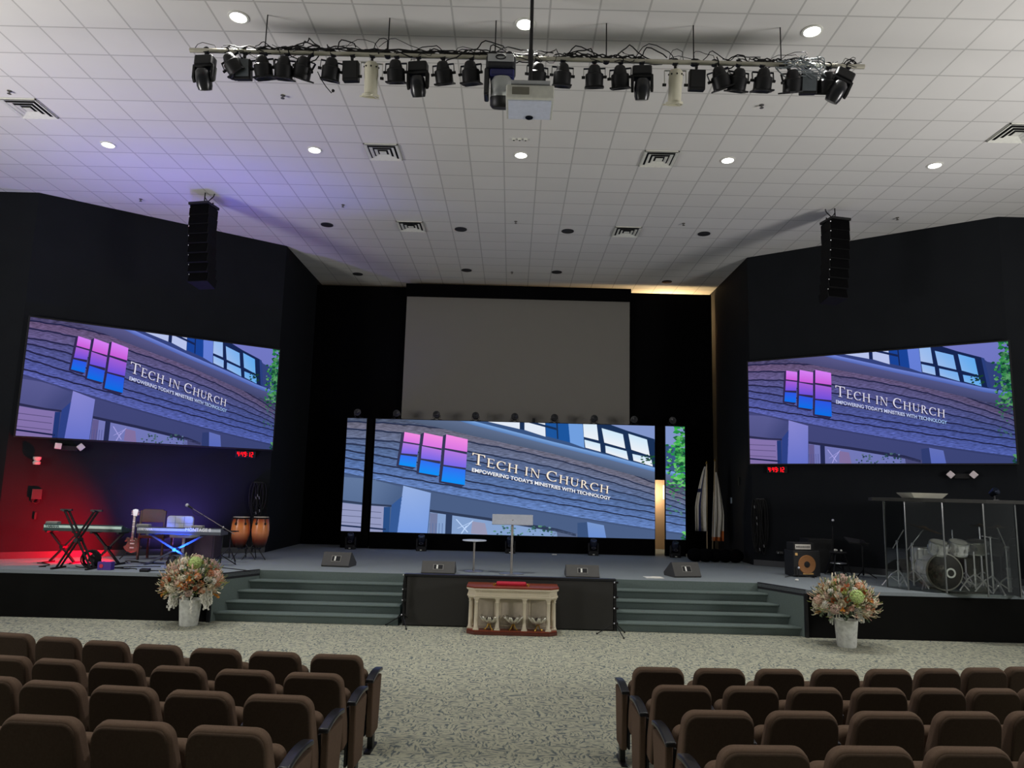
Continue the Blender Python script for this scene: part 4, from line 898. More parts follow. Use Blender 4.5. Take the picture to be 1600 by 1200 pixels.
coil(402, 752, 806, -1, 'hanks of black cable hanging on the left wall behind the conga drums'); coil(1189, 778, 866, 1, 'hanks of black cable hanging at the inner end of the right wall')
p = at_wall(1143, 782, (WX, 10), (WX, 21)); m = MB(); m.box((-.01, 0, 0), (.02, .1, .15)); o = m.build('wall_plate', mat('pale_plate', (180, 196, 205), .4), bevel=.004); o.location = p; tag(o, 'small pale wall plate on the right alcove wall beside the flags', 'wall plate')
p = at_wall(1156, 752, (WX, 10), (WX, 21)); m = MB(); m.box((-.02, 0, 0), (.04, .05, .2)); o = m.build('wall_switch', BLKM); o.location = p; tag(o, 'narrow black switch high on the right alcove wall', 'switch')
p = on_wall(1220, 863, 1); m = MB(); m.box((0, -.04, 0), (.16, .08, .05)); m.ball((-.03, -.09, -.01), .018, 8, 1); o = m.build('wall_socket_box', [BLK, CHR]); o.location = p; o.rotation_euler = (0, 0, AR_); tag(o, 'small black connector box on the right wall left of the amplifier', 'wall box')
# glimpse through the doorway
m = MB(); m.box((0, -.01, 0), (.12, .02, .42)); p = at_y(1039, 769, YB-.01); o = m.build('white_notice', mat('white_paper_notice', (246, 246, 250), .6)); o.location = (p.x, YB-.002, p.z); tag(o, 'white notice on the beige corridor wall seen through the gap', 'notice')
# ---------------------------------------------------------------- keyboards
def keyboard(px0, px1, Yk, label, letters, rear_mat, top_mat, word2=None):
    a = at_y(px0[0], px0[1], Yk); b = at_y(px1[0], px1[1], Yk); L = (b-a).length; c = (a+b)/2
    t = thing('stage_keyboard', label, 'keyboard', (c.x, Yk, c.z), 0)
    m = MB(); m.prism([(0, 0), (.36, 0), (.36, .05), (.2, .075), (.03, .13), (0, .11)], -L/2, L/2, M=Matrix(((0, 0, 1), (1, 0, 0), (0, 1, 0)))); m.build('body', rear_mat, t, bevel=.006)
    m = MB(); m.add([(-L/2+.01, .028, .1315), (L/2-.01, .028, .1315), (L/2-.01, .2, .0765), (-L/2+.01, .2, .0765)], [(0, 1, 2, 3)]); m.add([(-L/2+.01, -.002, .06), (L/2-.01, -.002, .06), (L/2-.01, -.002, .109), (-L/2+.01, -.002, .109)], [(0, 1, 2, 3)]); m.build('panel', top_mat, t)
    m = MB(); n = 52
    for k in range(n): m.box((-L/2+.09+(k+.5)*(L-.18)/n, .285, .068), ((L-.18)/n-.0012, .14, .018))
    m.build('white_keys', WHT, t)
    m = MB()
    for k in range(n-1):
        if (k % 7) not in (2, 6): m.box((-L/2+.09+(k+1)*(L-.18)/n, .25, .083), (.012, .085, .014))
    m.build('black_keys', BLK, t)
    for s, x, h, mt in letters:
        vs, fs = text_polys(s, h/.72, .002); m = MB(); m.add([(x+vx, -.004, .066+vy) for vx, vy in vs], fs)
        m.build('lettering', mt, t)
    return t, c, L
def xstand(loc, w, h, label, rz=0, mt=BLK, double=True, dpt=.36):
    t = thing('keyboard_stand', label, 'stand', loc, rz)
    for s in (-1, 1):
        for y in ((-.03, .03) if double else (0,)):
            g = MB(); g.box((0, s*.035+y*.5, h/2), (math.hypot(w, h-.05), .022, .034), rot=(0, -s*math.atan2(h-.05, w), 0)); g.build('brace', mt, t, bevel=.004)
        g = MB(); g.box((s*w/2, 0, .015), (.035, dpt, .03)); g.build('foot', mt, t, bevel=.006)
        g = MB(); g.box((s*w/2, 0, h-.015), (.05, dpt, .03)); g.build('support_arm', mt, t, bevel=.006)
    g = MB(); g.cyl((0, -.08, h/2), (0, .08, h/2), .035, n=14); g.build('pivot_disc', mt, t, smooth=True)
    return t
MINT = mat('mint_panel', (206, 240, 228), .4); DKGR = mat('dark_green_case', (34, 62, 58), .45); GRYK = mat('silver_grey_panel', (176, 184, 192), .3, .3); DKK = mat('graphite_case', (72, 78, 86), .4, .2); LET = mat('white_lettering', (244, 246, 250), .5, emit=(244, 246, 250), es=.0); LETD = mat('dark_lettering', (60, 78, 78), .5)
K1Y = 13.95
t1, c1, L1 = keyboard((67, 829), (190, 832.5), K1Y, 'mint-topped stage keyboard at the far left in front of the red-lit wall', [('YAMAHA', -.70, .045, LETD)], DKGR, MINT)
K2Y = 14.15
t2, c2, L2 = keyboard((213, 832.5), (345, 838), K2Y, 'silver-grey stage keyboard above the blue-lit crossed stand', [('YAMAHA', -.76, .045, LET), ('MONTAGE 8', .12, .062, LET)], DKK, GRYK)
for cc, LL, YY, lb in ((c1, L1, K1Y, 'black crossed stand under the mint keyboard, lit red'), (c2, L2, K2Y, 'crossed stand under the silver keyboard, lit bright blue')):
    if YY == K1Y:
        xstand((cc.x-.42, YY+.17, ZS), .5, cc.z-ZS, lb+', left one'); xstand((cc.x+.42, YY+.17, ZS), .5, cc.z-ZS, lb+', right one')
    else: xstand((cc.x-.1, YY+.17, ZS), .98, cc.z-ZS, lb, mt=mat('grey_painted_steel', (74, 78, 92), .4))
a = at_z(97, 888, ZS); top = at_y(110, 807, a.y)
ts = thing('keyboard_stand', 'empty tall black double-braced crossed stand in front of the mint keyboard', 'stand', ((at_z(122, 888, ZS)).x, YF+.38, ZS)); H = 1.02
for s in (-1, 1):
    for yy in (-.06, .06):
        g = MB(); g.tube([(s*-.3, yy, .02), (s*.27, yy, H)], .019, 8); g.build('brace', BLK, ts, smooth=True)
    g = MB(); g.box((s*.3, 0, .015), (.04, .4, .03)); g.build('foot', BLK, ts)
    g = MB(); g.box((s*.27, 0, H), (.2, .05, .03)); g.box((s*.27, 0, H-.015), (.04, .2, .02)); g.build('support_arm', BLK, ts)
g = MB(); g.cyl((0, -.09, .5), (0, .09, .5), .04); g.build('pivot_disc', BLK, ts)
for px, py, Yq, zz, lb, sz in ((84, 811, K1Y+.1, None, 'small white tray at the left end of the mint keyboard', (.22, .12, .05)), (225, 818, K2Y+.1, None, 'small white tray at the left end of the silver keyboard', (.24, .12, .05)), (310, 819, K2Y+.1, None, 'small white-topped tray at the right end of the silver keyboard', (.2, .12, .05))):
    base = c1 if Yq < K2Y else c2; p = at_y(px, py, Yq); m = MB(); m.box((0, 0, sz[2]/2), sz); m.box((0, 0, sz[2]), (sz[0]*.94, sz[1]*.9, .006), mi=1); o = m.build('small_tray', [mat('tray_grey', (120, 122, 118), .5), WHT]); o.location = (p.x, Yq, base.z+.118); tag(o, lb, 'tray')
# guitar on its stand
p = at_z(206, 871, ZS); GYy = 15.1; p = at_y(206, 868, GYy)
t = thing('electric_guitar', 'shiny patterned electric guitar standing upright between the two keyboards', 'guitar', (p.x, GYy, ZS+.12)); t.scale = (.98, 1, .82)
out = []
for i in range(48):
    a = 2*PI*i/48; c, s = math.cos(a), math.sin(a); r = .175 if s < 0 else .14
    x = r*c*(1.0+.10*math.cos(2*a)); z = .2+ (.19*s); w = 1-.20*math.exp(-((z-.25)/.06)**2)
    out.append((x*w, z))
m = MB(); m.prism(out, -.03, .03, M=XZ); 
m.prism([(-.17, .28), (-.13, .39), (-.07, .38), (-.05, .30)], -.028, .028, M=XZ); m.prism([(.05, .30), (.06, .37), (.14, .42), (.15, .36), (.12, .28)], -.028, .028, M=XZ)
m.build('body', mat('sparkle_brown_chrome', (150, 120, 112), .22, .8, var=.5, scale=16), t, bevel=.012)
m = MB(); m.box((0, -.035, .6), (.05, .03, .62)); m.build('neck', mat('silver_neck', (170, 160, 155), .3, .6, var=.4, scale=20), t, bevel=.006)
m = MB()
for k in range(12): m.box((0, -.052, .4+k*.042), (.048, .004, .006 if k % 3 else .02))
m.build('frets', CHR, t)
m = MB(); m.prism([(-.04, .9), (.04, .9), (.06, 1.06), (.0, 1.08), (-.06, 1.06)], .01, .03, M=XZ)
for s in (-1, 1):
    for k in range(3): m.cyl((s*.05, -.02, .94+k*.04), (s*.085, -.02, .94+k*.04), .01)
m.build('headstock', CHR, t, bevel=.004)
m = MB(); m.box((0, -.035, .14), (.09, .012, .03)); m.box((0, -.035, .24), (.09, .012, .035)); m.box((0, -.035, .31), (.09, .012, .03)); m.build('pickups', CHR, t, bevel=.004)
t = thing('guitar_stand', 'low tripod stand holding up the shiny guitar', 'stand', (p.x, GYy+.04, ZS))
for a in (-140, -40, 90):
    g = MB(); g.tube([(0, .08, .3), (.24*math.cos(R(a)), .24*math.sin(R(a)), .012)], .01, 6); g.build('leg', BLK, t)
g = MB(); g.cyl((0, .08, .25), (0, .06, .75), .011); g.tube([(-.1, -.12, .115), (-.1, .02, .1), (.1, .02, .1), (.1, -.12, .115)], .01, 6); g.build('cradle', BLK, t)
# chairs / cabinets behind keyboard two
p = at_y(279, 830, 14.95)
t = thing('padded_stool', 'pale grey quilted low-back stool behind the silver keyboard', 'stool', (p.x, 15.0, ZS)); zt = at_y(279, 806, 15.0).z-ZS; zbm = zt-.34
m = MB(); m.prism(rrect(.53, .36, .06), -.035, .035, M=XZ, o=(0, 0, zt-.18)); m.build('backrest', mat('pale_leather', (186, 190, 176), .5), t, bevel=.02, seg=3)
m = MB()
for x in (-.09, .09): m.box((x, -.036, zt-.18), (.006, .006, .34))
m.box((0, -.036, zt-.14), (.5, .006, .006)); m.build('stitching', mat('grey_stitch', (120, 124, 116), .6), t)
m = MB(); m.prism(rrect(.46, .42, .08), zbm-.1, zbm-.02, o=(0, .22, 0)); m.build('seat', mat('pale_leather', (186, 190, 176), .5), t, bevel=.02)
m = MB(); m.cyl((0, .22, .03), (0, .22, zbm-.1), .03); m.box((0, .06, zbm), (.06, .04, .2)); m.build('column', CHR, t)
m = MB(); m.lathe([(.24, 0), (.24, .015), (.04, .03)], (0, .22, 0), 24); m.build('base', CHR, t, smooth=True)
def wooden_chair(loc, rz, label):
    t = thing('wooden_chair', label, 'chair', loc, rz); mt = mat('dark_brown_wood', (70, 44, 34), .45, var=.2)
    for sx in (-1, 1):
        for sy, h in ((-1, .98), (1, .45)):
            g = MB(); g.box((sx*.24, sy*.2, h/2), (.04, .04, h)); g.build('leg', mt, t, bevel=.005)
    g = MB(); g.prism(rrect(.5, .26, .09, top_only=True), -.015, .015, M=XZ, o=(0, -.2, .88)); g.build('backrest', mt, t, bevel=.006)
    g = MB(); g.box((0, 0, .46), (.52, .46, .06)); g.build('seat', mt, t, bevel=.01)
p = at_y(241, 850, 15.2); wooden_chair((p.x, 15.25, ZS), 0, 'dark brown chair with curved back, right of the shiny guitar')
p = at_y(297, 850, 14.95); t = thing('bass_cabinet', 'dark purple-lit speaker cabinet under the right end of the silver keyboard', 'speaker', (p.x-.02, 15.65, ZS))
m = MB(); m.box((0, 0, .32), (.62, .4, .6)); m.build('cabinet', mat('dark_tolex', (58, 48, 62), .7), t, bevel=.01)
m = MB(); m.box((0, -.205, .32), (.54, .012, .52)); m.build('grille', mat('brown_grille', (74, 58, 70), .8), t)
for sx in (-1, 1):
    g = MB(); g.box((sx*.27, 0, .01), (.05, .3, .02)); g.build('foot', BLK, t)
# boom microphone stand
def tripod(m, r, h, z0=.0, a0=30, th=.009):
    for k in range(3):
        a = R(a0+120*k); m.tube([(0, 0, h), (r*math.cos(a), r*math.sin(a), z0+.012)], th, 6)
def boom_stand(label, base, h, tip, mic=True):
    t = thing('microphone_stand', label, 'microphone stand', base)
    m = MB(); m.cyl((0, 0, .05), (0, 0, h), .012, n=10); m.build('pole', BLK, t)
    for k in range(3):
        a = R(40+120*k); g = MB(); g.tube([(0, 0, .2), (.3*math.cos(a), .3*math.sin(a), .012)], .01, 6); g.build('leg', BLK, t)
    tp = Vector(tip)-Vector(base); d = (tp-Vector((0, 0, h))).normalized()
    m = MB(); m.cyl(Vector((0, 0, h))-d*.25, tp, .007, n=8); m.ball((0, 0, h), .025, 8); m.build('boom_arm', STEEL, t)
    if mic:
        m = MB(); m.cyl(tp-d*.02, tp+d*.08, .014, .02, n=10); m.ball(tp+d*.11, .036, 12, 1); m.build('microphone', [BLK, mat('mic_mesh', (200, 200, 205), .3, .6)], t, smooth=True)
        m = MB(); m.tube([tp, tp+Vector((.03, 0, -.09)), tp+Vector((.12, 0, -.13)), tp+Vector((.25, 0, -.12))], .005, 5); m.build('cable', CABLE, t)
b = at_y(344, 884, 14.35); tip = at_y(300, 794, 14.3)
boom_stand('boom microphone stand reaching over the silver keyboard', (b.x, 14.35, ZS), at_y(344, 824, 14.35).z-ZS, tip)
b = at_y(357, 880, 14.9); t = thing('tripod_stand', 'short black tripod stand between the silver keyboard and the congas', 'stand', (b.x, 14.9, ZS))
m = MB(); m.cyl((0, 0, .1), (0, 0, .62), .012); m.box((0, 0, .62), (.26, .16, .02)); m.build('pole', BLK, t)
for k in range(3):
    a = R(80+120*k); g = MB(); g.tube([(0, 0, .3), (.26*math.cos(a), .26*math.sin(a), .012)], .01, 6); g.build('leg', BLK, t)
# congas
def conga_wood():
    m = mat('sunburst_wood', (206, 118, 60), .3, var=.1); nt = m.node_tree; b = nt.nodes['Principled BSDF']
    tc = nt.nodes.new('ShaderNodeTexCoord'); sp = nt.nodes.new('ShaderNodeSeparateXYZ'); nt.links.new(tc.outputs['Object'], sp.inputs[0])
    rp = nt.nodes.new('ShaderNodeValToRGB'); nt.links.new(nmath(nt, 'DIVIDE', sp.outputs[2], .72), rp.inputs[0]); e = rp.color_ramp.elements
    e[0].position = .05; e[0].color = lin((24, 10, 10)); e[1].position = .97; e[1].color = lin((40, 14, 10))
    for ps, c in ((.2, (120, 50, 30)), (.42, (222, 140, 90)), (.62, (226, 136, 70)), (.78, (160, 70, 34)), (.9, (60, 22, 14))): q = rp.color_ramp.elements.new(ps); q.color = lin(c)
    nt.links.new(rp.outputs[0], b.inputs['Base Color']); return m
CW = conga_wood()
def conga(px, pyt, pyb, w, Yc, label):
    a = at_y(px, pyt, Yc); b = at_y(px, pyb, Yc); h = a.z-b.z; r = w/2/F*(Yc+.4)
    t = thing('conga_drum', label, 'drum', (a.x, Yc, b.z)); k = h/.72
    m = MB(); m.lathe([(r*.62, 0), (r*.8, .12*k), (r*.98, .3*k), (r*1.02, .42*k), (r*.97, .56*k), (r*.86, .7*k), (r*.84, .72*k), (0, .72*k)], n=28); m.build('shell', CW, t, smooth=True)
    m = MB(); m.lathe([(r*.9, .70*k), (r*.93, .725*k), (r*.9, .735*k), (r*.84, .735*k)], n=28, cap=False); m.build('rim', BLK, t, smooth=True)
    m = MB(); m.lathe([(r*.88, .735*k), (r*.86, .742*k), (0, .742*k)], n=28); m.build('drum_skin', mat('drum_skin', (216, 204, 184), .6), t, smooth=True)
    for i in range(6):
        m = MB(); q = 2*PI*i/6+.3; m.cyl((r*.94*math.cos(q), r*.94*math.sin(q), .72*k), (r*1.0*math.cos(q), r*1.0*math.sin(q), .58*k), .008); m.box((r*1.02*math.cos(q), r*1.02*math.sin(q), .58*k), (.03, .03, .05), rot=(0, 0, q)); m.build('tuning_lug', BLK, t)
    return a.x, b.z
x1, z1 = conga(377.5, 809, 855, 27, 15.75, 'left sunburst conga drum on the double stand'); x2, z2 = conga(408.5, 809, 855, 25, 15.75, 'right sunburst conga drum on the double stand')
t = thing('conga_stand', 'black double stand carrying the two conga drums', 'stand', ((x1+x2)/2, 15.75, ZS)); d = (x2-x1)/2
for s in (-1, 1):
    g = MB(); g.cyl((s*d*.3, 0, .15), (s*d*.3, 0, .7), .018); g.box((s*d*.65, 0, z1-ZS-.02), (d*.9, .1, .03)); g.build('upright', BLK, t)
    for a in (-120, -20, 100):
        g = MB(); g.tube([(s*d*.5, 0, .34), (s*d*.5+.3*math.cos(R(a)), .3*math.sin(R(a)), .012)], .011, 6); g.build('leg', BLK, t)
# left floor lamps and clutter
p = at_z(147, 886, ZS)
def floor_par(label, loc, rot, lens, es):
    t = thing('floor_par_light', label, 'stage light', loc); t.rotation_euler = (0, 0, rot)
    M = Euler((R(-62), 0, 0)).to_matrix(); m = MB(); m.lathe([(0, -.12), (.06, -.11), (.085, -.05), (.088, .08), (.095, .085), (.08, .09), (.078, .06)], (0, 0, .115), 18, M=M); m.build('housing', BLK, t, smooth=True)
    m = MB(); m.lathe([(0, .06), (.078, .06)], (0, 0, .115), 18, M=M); m.build('lit_lens', emit_mat(label[:9], lens, es), t)
    m = MB(); U(m, .21, .004, .11); m.v = [(x, y, .004 if abs(z-.004) < .01 else z) for x, y, z in m.v]; m.build('bracket', CHR, t)
floor_par('red-lit par can lying on the stage floor below the mint keyboard', (p.x, YF+.75, ZS), R(55), (255, 60, 30), 25)
p = at_y(275, 884, 13.8); floor_par('blue-lit par can on the stage floor behind the left flower vase', (p.x, 13.6, ZS), R(10), (60, 110, 255), 12)
p = at_z(162, 884, ZS); t = thing('cable_drum', 'black coil of cable standing beside the red-lit par can', 'cables', (p.x-.05, YF+.6, ZS+.012))
m = MB()
for k in range(9):
    r = .13+.01*(k % 3); m.tube([(r*math.cos(a), (k-4)*.017+.006*math.sin(3*a+k), .145+r*math.sin(a)) for a in [2*PI*i/20 for i in range(21)]], .011, 5)
m.build('coiled_cable', CABLE, t, smooth=True)
p = at_z(177, 889, ZS); m = MB(); m.box((0, 0, .07), (.24, .12, .14)); m.cyl((-.05, -.062, .07), (-.05, -.068, .07), .035, mi=1); o = m.build('pedal_unit', [mat('purple_pedal', (70, 40, 140), .4), mat('red_dial', (210, 30, 70), .4)], bevel=.008); o.location = (p.x-.05, YF+.35, ZS); tag(o, 'small purple pedal unit with red dial at the stage edge', 'pedal')
p = at_z(229, 893, ZS); m = MB(); m.box((0, 0, .03), (.16, .1, .05), rot=(R(8), 0, 0)); o = m.build('foot_pedal', BLK, bevel=.008); o.location = (p.x, YF+.2, ZS); tag(o, 'black foot pedal at the stage edge below the silver keyboard', 'pedal')
m = MB(); g = random.Random(5)
for k in range(9):
    x0, y0 = g.uniform(-8.2, -5.6), g.uniform(13.1, 14.6); pts = []
    dx, dy = g.uniform(-1.2, 1.2), g.uniform(-.5, .5)
    for i in range(16): s = i/15; pts.append((x0+dx*s+.12*math.sin(6*s+k), max(YF+.08, y0+dy*s+.12*math.cos(5*s+k*2)), ZS+.008))
    m.tube(pts, .008, 5)
o = m.build('floor_cables', CABLE, smooth=True); tag(o, 'thin black cables trailing over the left stage floor', 'cables', kind='stuff')
# ---------------------------------------------------------------- right side of the stage
p = at_z(1260, 902, ZS); t = thing('bass_amplifier', 'black bass amplifier cabinet with a tan round cone', 'amplifier', (p.x, p.y+.2, ZS), R(6)); aw, ah = .56, .5
m = MB(); m.box((0, .0, ah/2+.02), (aw, .4, ah)); m.build('cabinet', mat('black_tolex', (18, 18, 19), .7), t, bevel=.012)
Mx = Euler((R(90), 0, 0)).to_matrix()
m = MB(); m.lathe([(.185, .201), (.175, .214), (.13, .206), (.07, .203), (0, .203)], (0, 0, ah/2+.0), 30, M=Mx); m.v = [(x, y, z) for x, y, z in m.v]; m.build('speaker_cone', mat('tan_cone', (150, 100, 52), .6), t, smooth=True)
m = MB(); m.lathe([(.065, .2), (.055, .212), (0, .22)], (0, 0, ah/2), 20, M=Mx); m.build('dust_cap', BLKM, t, smooth=True)
m = MB(); m.box((-.22, -.203, ah-.05), (.05, .006, .05)); m.box((.02, -.203, .07), (.22, .006, .03)); m.build('badge', mat('brass_badge', (190, 150, 90), .4, .5), t)
m = MB()
for sx in (-1, 1):
    m.box((sx*.2, 0, .01), (.05, .3, .02))
m.build('feet', BLK, t)
t2_ = thing('amplifier_head', 'small amplifier head with pale front panel on the bass cabinet', 'amplifier', (p.x-.02, p.y+.22, ZS+ah+.022), R(6))
m = MB(); m.box((0, 0, .075), (.44, .3, .15)); m.build('case', BLKM, t2_, bevel=.006)
m = MB(); m.box((-.02, -.153, .07), (.33, .006, .1)); m.build('front_panel', mat('pale_panel', (196, 190, 180), .4), t2_)
m = MB()
for k in range(7): m.cyl((-.15+k*.042, -.156, .07), (-.15+k*.042, -.17, .07), .012)
m.build('knobs', BLK, t2_)
p = at_z(1283, 899, ZS); m = MB(); m.box((0, 0, .36), (.55, .5, .7)); o = m.build('equipment_case', mat('black_tolex', (18, 18, 19), .7), bevel=.012); o.location = (p.x+.22, p.y+.72, ZS); tag(o, 'tall plain black case standing right of the bass amplifier', 'case')
def straight_stand(label, px, Yc, top_py, kind):
    b = at_y(px, 890, Yc); h = at_y(px, top_py, Yc).z-ZS; t = thing('microphone_stand', label, 'microphone stand', (b.x, Yc, ZS))
    m = MB(); m.cyl((0, 0, .03), (0, 0, h), .011); m.build('pole', BLK, t)
    for k in range(3):
        a = R(90+120*k); g = MB(); g.tube([(0, 0, .22), (.28*math.cos(a), .28*math.sin(a), .012)], .01, 6); g.build('leg', BLK, t)
    m = MB(); m.cyl((0, 0, h), (0, -.03, h+.1), .014, .02); m.ball((0, -.04, h+.12), .03, 10, 1); m.build('microphone', [BLK, CHR], t, smooth=True)
straight_stand('upright microphone stand right of the bass amplifier', 1303, 15.8, 822, 0)
b = at_y(1312, 890, 15.55); t = thing('bar_stool', 'tall dark stool behind the right flower vase', 'stool', (b.x, 15.6, ZS)); h = at_y(1308, 862, 15.6).z-ZS
m = MB(); m.lathe([(.16, h-.04), (.17, h-.02), (.16, h), (0, h)], n=22); m.build('seat', BLKM, t, smooth=True)
for sx in (-1, 1):
    for sy in (-1, 1): g = MB(); g.tube([(sx*.09, sy*.09, h-.04), (sx*.2, sy*.2, .0)], .012, 6); g.build('leg', BLK, t)
m = MB(); m.tube([(.155*math.cos(a), .155*math.sin(a), .25) for a in [2*PI*i/20 for i in range(21)]], .008, 6); m.build('foot_ring', CHR, t)
m = MB(); m.ball((-.08, -.05, h+.03), .03, 8); m.ball((.05, -.04, h+.025), .025, 8); m.ball((-.02, .02, h+.025), .025, 8); o = m.build('white_cloth', WHT, smooth=True); o.location = (b.x, 15.6, ZS); tag(o, 'small white crumpled cloth on the tall dark stool', 'cloth')
b = at_y(1349, 893, 15.2); h = at_y(1349, 846, 15.2).z-ZS; t = thing('music_stand', 'black music stand between the amplifier and the drum enclosure', 'music stand', (b.x, 15.2, ZS))
m = MB(); m.cyl((0, 0, .05), (0, 0, h), .018); m.build('pole', BLK, t)
m = MB(); m.box((-.12, 0, h), (.4, .26, .02), rot=(R(20), R(8), 0)); m.box((-.12, -.12, h-.03), (.4, .04, .015)); m.build('desk', BLKM, t)
for k in range(3):
    a = R(90+120*k); g = MB(); g.tube([(0, 0, .16), (.24*math.cos(a), .24*math.sin(a), .012)], .011, 6); g.build('leg', BLK, t)
b = at_z(1245, 901, ZS); t = thing('short_microphone_stand', 'low black tripod microphone stand in front of the bass amplifier', 'microphone stand', (b.x-.02, b.y-.16, ZS))
m = MB(); m.cyl((0, 0, .03), (0, 0, .16), .01); m.ball((0, -.01, .19), .025, 10, 1); m.build('pole', [BLK, CHR], t)
for a in (-30, 200, 90): g = MB(); g.tube([(0, 0, .06), (.32*math.cos(R(a)), .2*math.sin(R(a)), .01)], .008, 6); g.build('leg', BLK, t)
b = at_z(1245, 908, ZS); m = MB(); m.ball((0, 0, .022), .03, 8, sc=(1.3, 1, .73)); o = m.build('crumpled_paper', WHT); o.location = (b.x, b.y, ZS); tag(o, 'tiny white crumpled paper on the right stage floor', 'paper')
b = at_z(1150, 880, ZS); m = MB(); rr = random.Random(4)
for k in range(5): m.ball((.24*(k-2), rr.uniform(-.05, .1), .16), .17, 12, sc=(1.2, 1, .95))
o = m.build('black_bag', CURT, smooth=True); o.location = (4.95, 18.0, ZS); tag(o, 'low black equipment bag heaped against the right alcove wall', 'bag')
# ---------------------------------------------------------------- drum enclosure
ACR = acrylic_mat('clear_acrylic'); EDGE = mat('acrylic_edge', (104, 108, 106), .2, spec=.6)
SB = [at_z(x, y, ZS) for x, y in ((1386.6, 917), (1420, 922), (1480, 928.5), (1545, 933.5), (1596, 934))]
HS = at_y(1472, 785, SB[2].y).z-ZS
t = thing('drum_shield', 'clear acrylic panel screen standing around the drum kit', 'drum shield', (SB[2].x, SB[2].y, ZS)); off0 = Vector((SB[2].x, SB[2].y, ZS))
SB2 = [Vector((SB[0].x-.12, SB[0].y+1.1, ZS))]+SB+[Vector((SB[4].x+.15, SB[4].y+1.2, ZS))]
for a, b in list(zip(SB2, SB2[1:]))[1:]:
    d = b-a; n = Vector((-d.y, d.x, 0)).normalized()*.004; q = [a+n+d*.015, b+n-d*.015, b-n-d*.015, a-n+d*.015]
    g = MB(); g.prism([((v-off0).x, (v-off0).y) for v in q], .004, HS); g.build('acrylic_panel', ACR, t)
for v in SB:
    g = MB(); u = v-off0; g.box((u.x, u.y, HS/2), (.022, .018, HS)); g.build('hinge_strip', EDGE, t)
# lid of the enclosure: foam ceiling boards
LIDM = mat('dark_foam_board', (50, 50, 48), .9, var=.2, scale=8)
lx0 = at_y(1368, 776, SB[0].y).x; 
t = thing('enclosure_lid', 'flat dark board roof lying on top of the drum shield', 'board', (SB[2].x, SB[2].y, ZS+HS+.001)); 
front = [(SB[0].x-.2, SB[0].y+.03), (SB[1].x-.08, SB[1].y-.1), (SB[2].x, SB[2].y-.1), (SB[3].x, SB[3].y-.1), (SB[4].x+1.0, SB[4].y-.1)]; poly = front+[(SB[4].x+1.0, SB[4].y+1.9), (SB[0].x+.3, SB[0].y+1.2)]
m = MB(); m.prism([(x-SB[2].x, y-SB[2].y) for x, y in poly], 0, .06); m.build('board', LIDM, t, bevel=.005)
a, b_ = at_y(1423, 772, 13.0), at_y(1482, 772, 13.0)
m = MB(); m.box(((a.x+b_.x)/2-SB[2].x, 13.25-SB[2].y, .11), (.50, .4, .09), taper=1.3); m.build('raised_tray', mat('pale_box', (176, 174, 160), .7), t, bevel=.004)
lb = at_y(1553, 772, SB[3].y+.3); t = thing('clip_light', 'small black and silver lamp sitting on the drum enclosure roof', 'lamp', (lb.x, SB[3].y+.3, ZS+HS+.062))
m = MB(); m.cyl((0, 0, 0), (0, 0, .08), .02); m.box((0, 0, .006), (.1, .1, .012)); m.build('bracket', BLK, t); m = MB(); m.lathe([(0, -.06), (.055, -.055), (.065, .02), (.07, .07), (.055, .07), (0, .04)], (0, 0, .13), 14, M=Euler((R(60), R(20), 0)).to_matrix()); m.build('housing', mat('blue_black_chrome', (40, 46, 60), .15, .8), t, smooth=True)
# drum kit
PEARL = mat('white_pearl', (226, 224, 226), .25, var=.25, scale=14); HEADB = mat('black_drumhead', (22, 20, 18), .35)
def drum(name, label, loc, r, h, rot, head=None, legs=None, cat='drum'):
    t = thing(name, label, cat, loc); M = Euler(rot).to_matrix()
    m = MB(); m.lathe([(r, -h/2), (r, h/2)], (0, 0, 0), 32, M=M); m.build('shell', PEARL, t, smooth=True)
    for z, s in ((h/2, 1), (-h/2, -1)):
        m = MB(); m.lathe([(r*1.0, z-s*.02), (r*1.04, z-s*.018), (r*1.045, z+s*.012), (r*.97, z+s*.014)], (0, 0, 0), 32, M=M, cap=False); m.build('hoop', CHR if head is None else mat('hoop_grey', (150, 148, 140), .3), t, smooth=True)
        m = MB(); m.lathe([(r*.99, z+s*.003), (0, z+s*.006)], (0, 0, 0), 32, M=M, cap=False); m.build('drumhead', head or mat('coated_head', (214, 212, 206), .6), t)
    m = MB()
    for k in range(8):
        a = 2*PI*k/8+.2; u = Vector((r*1.03*math.cos(a), r*1.03*math.sin(a), 0)); m.cyl(M @ (u+Vector((0, 0, -h/2))), M @ (u+Vector((0, 0, h/2))), .005, n=6); m.box(M @ u, (.03, .03, .06), rot=M)
    m.build('lugs', CHR, t); return t
BX, BY = at_y(1477, 898, 13.35), 13.35; Rb = .315
t = drum('bass_drum', 'large bass drum with black front head and white ring logo', (BX.x, 13.58, ZS+Rb*1.045), Rb, .42, (R(90), 0, 0), HEADB)
m = MB(); q = MB(); q.lathe([(.088, .0), (.058, .0)], (.11, -.2195, -.02), 26, M=Euler((R(90), 0, 0)).to_matrix(), cap=False); q.build('white_ring', mat('white_decal', (235, 235, 230), .5), t)
m = MB()
for s in (-1, 1): m.tube([(s*.28, -.1, -.1), (s*.42, -.22, -Rb*1.045+.01)], .011, 6)
m.build('spurs', CHR, t)
def at_tom(x, y, Y): return at_y(x, y, Y)
p = at_tom(1466, 856, 13.45); drum('rack_tom', 'left white pearl rack tom above the bass drum', p, .15, .2, (R(18), 0, 0))
p = at_tom(1497, 856, 13.45); drum('rack_tom', 'middle white pearl rack tom above the bass drum', p, .155, .21, (R(18), 0, 0))
p = at_tom(1526, 855, 13.75); drum('rack_tom', 'right white pearl tom beside the second glass seam', p, .16, .21, (R(10), R(-6), 0))
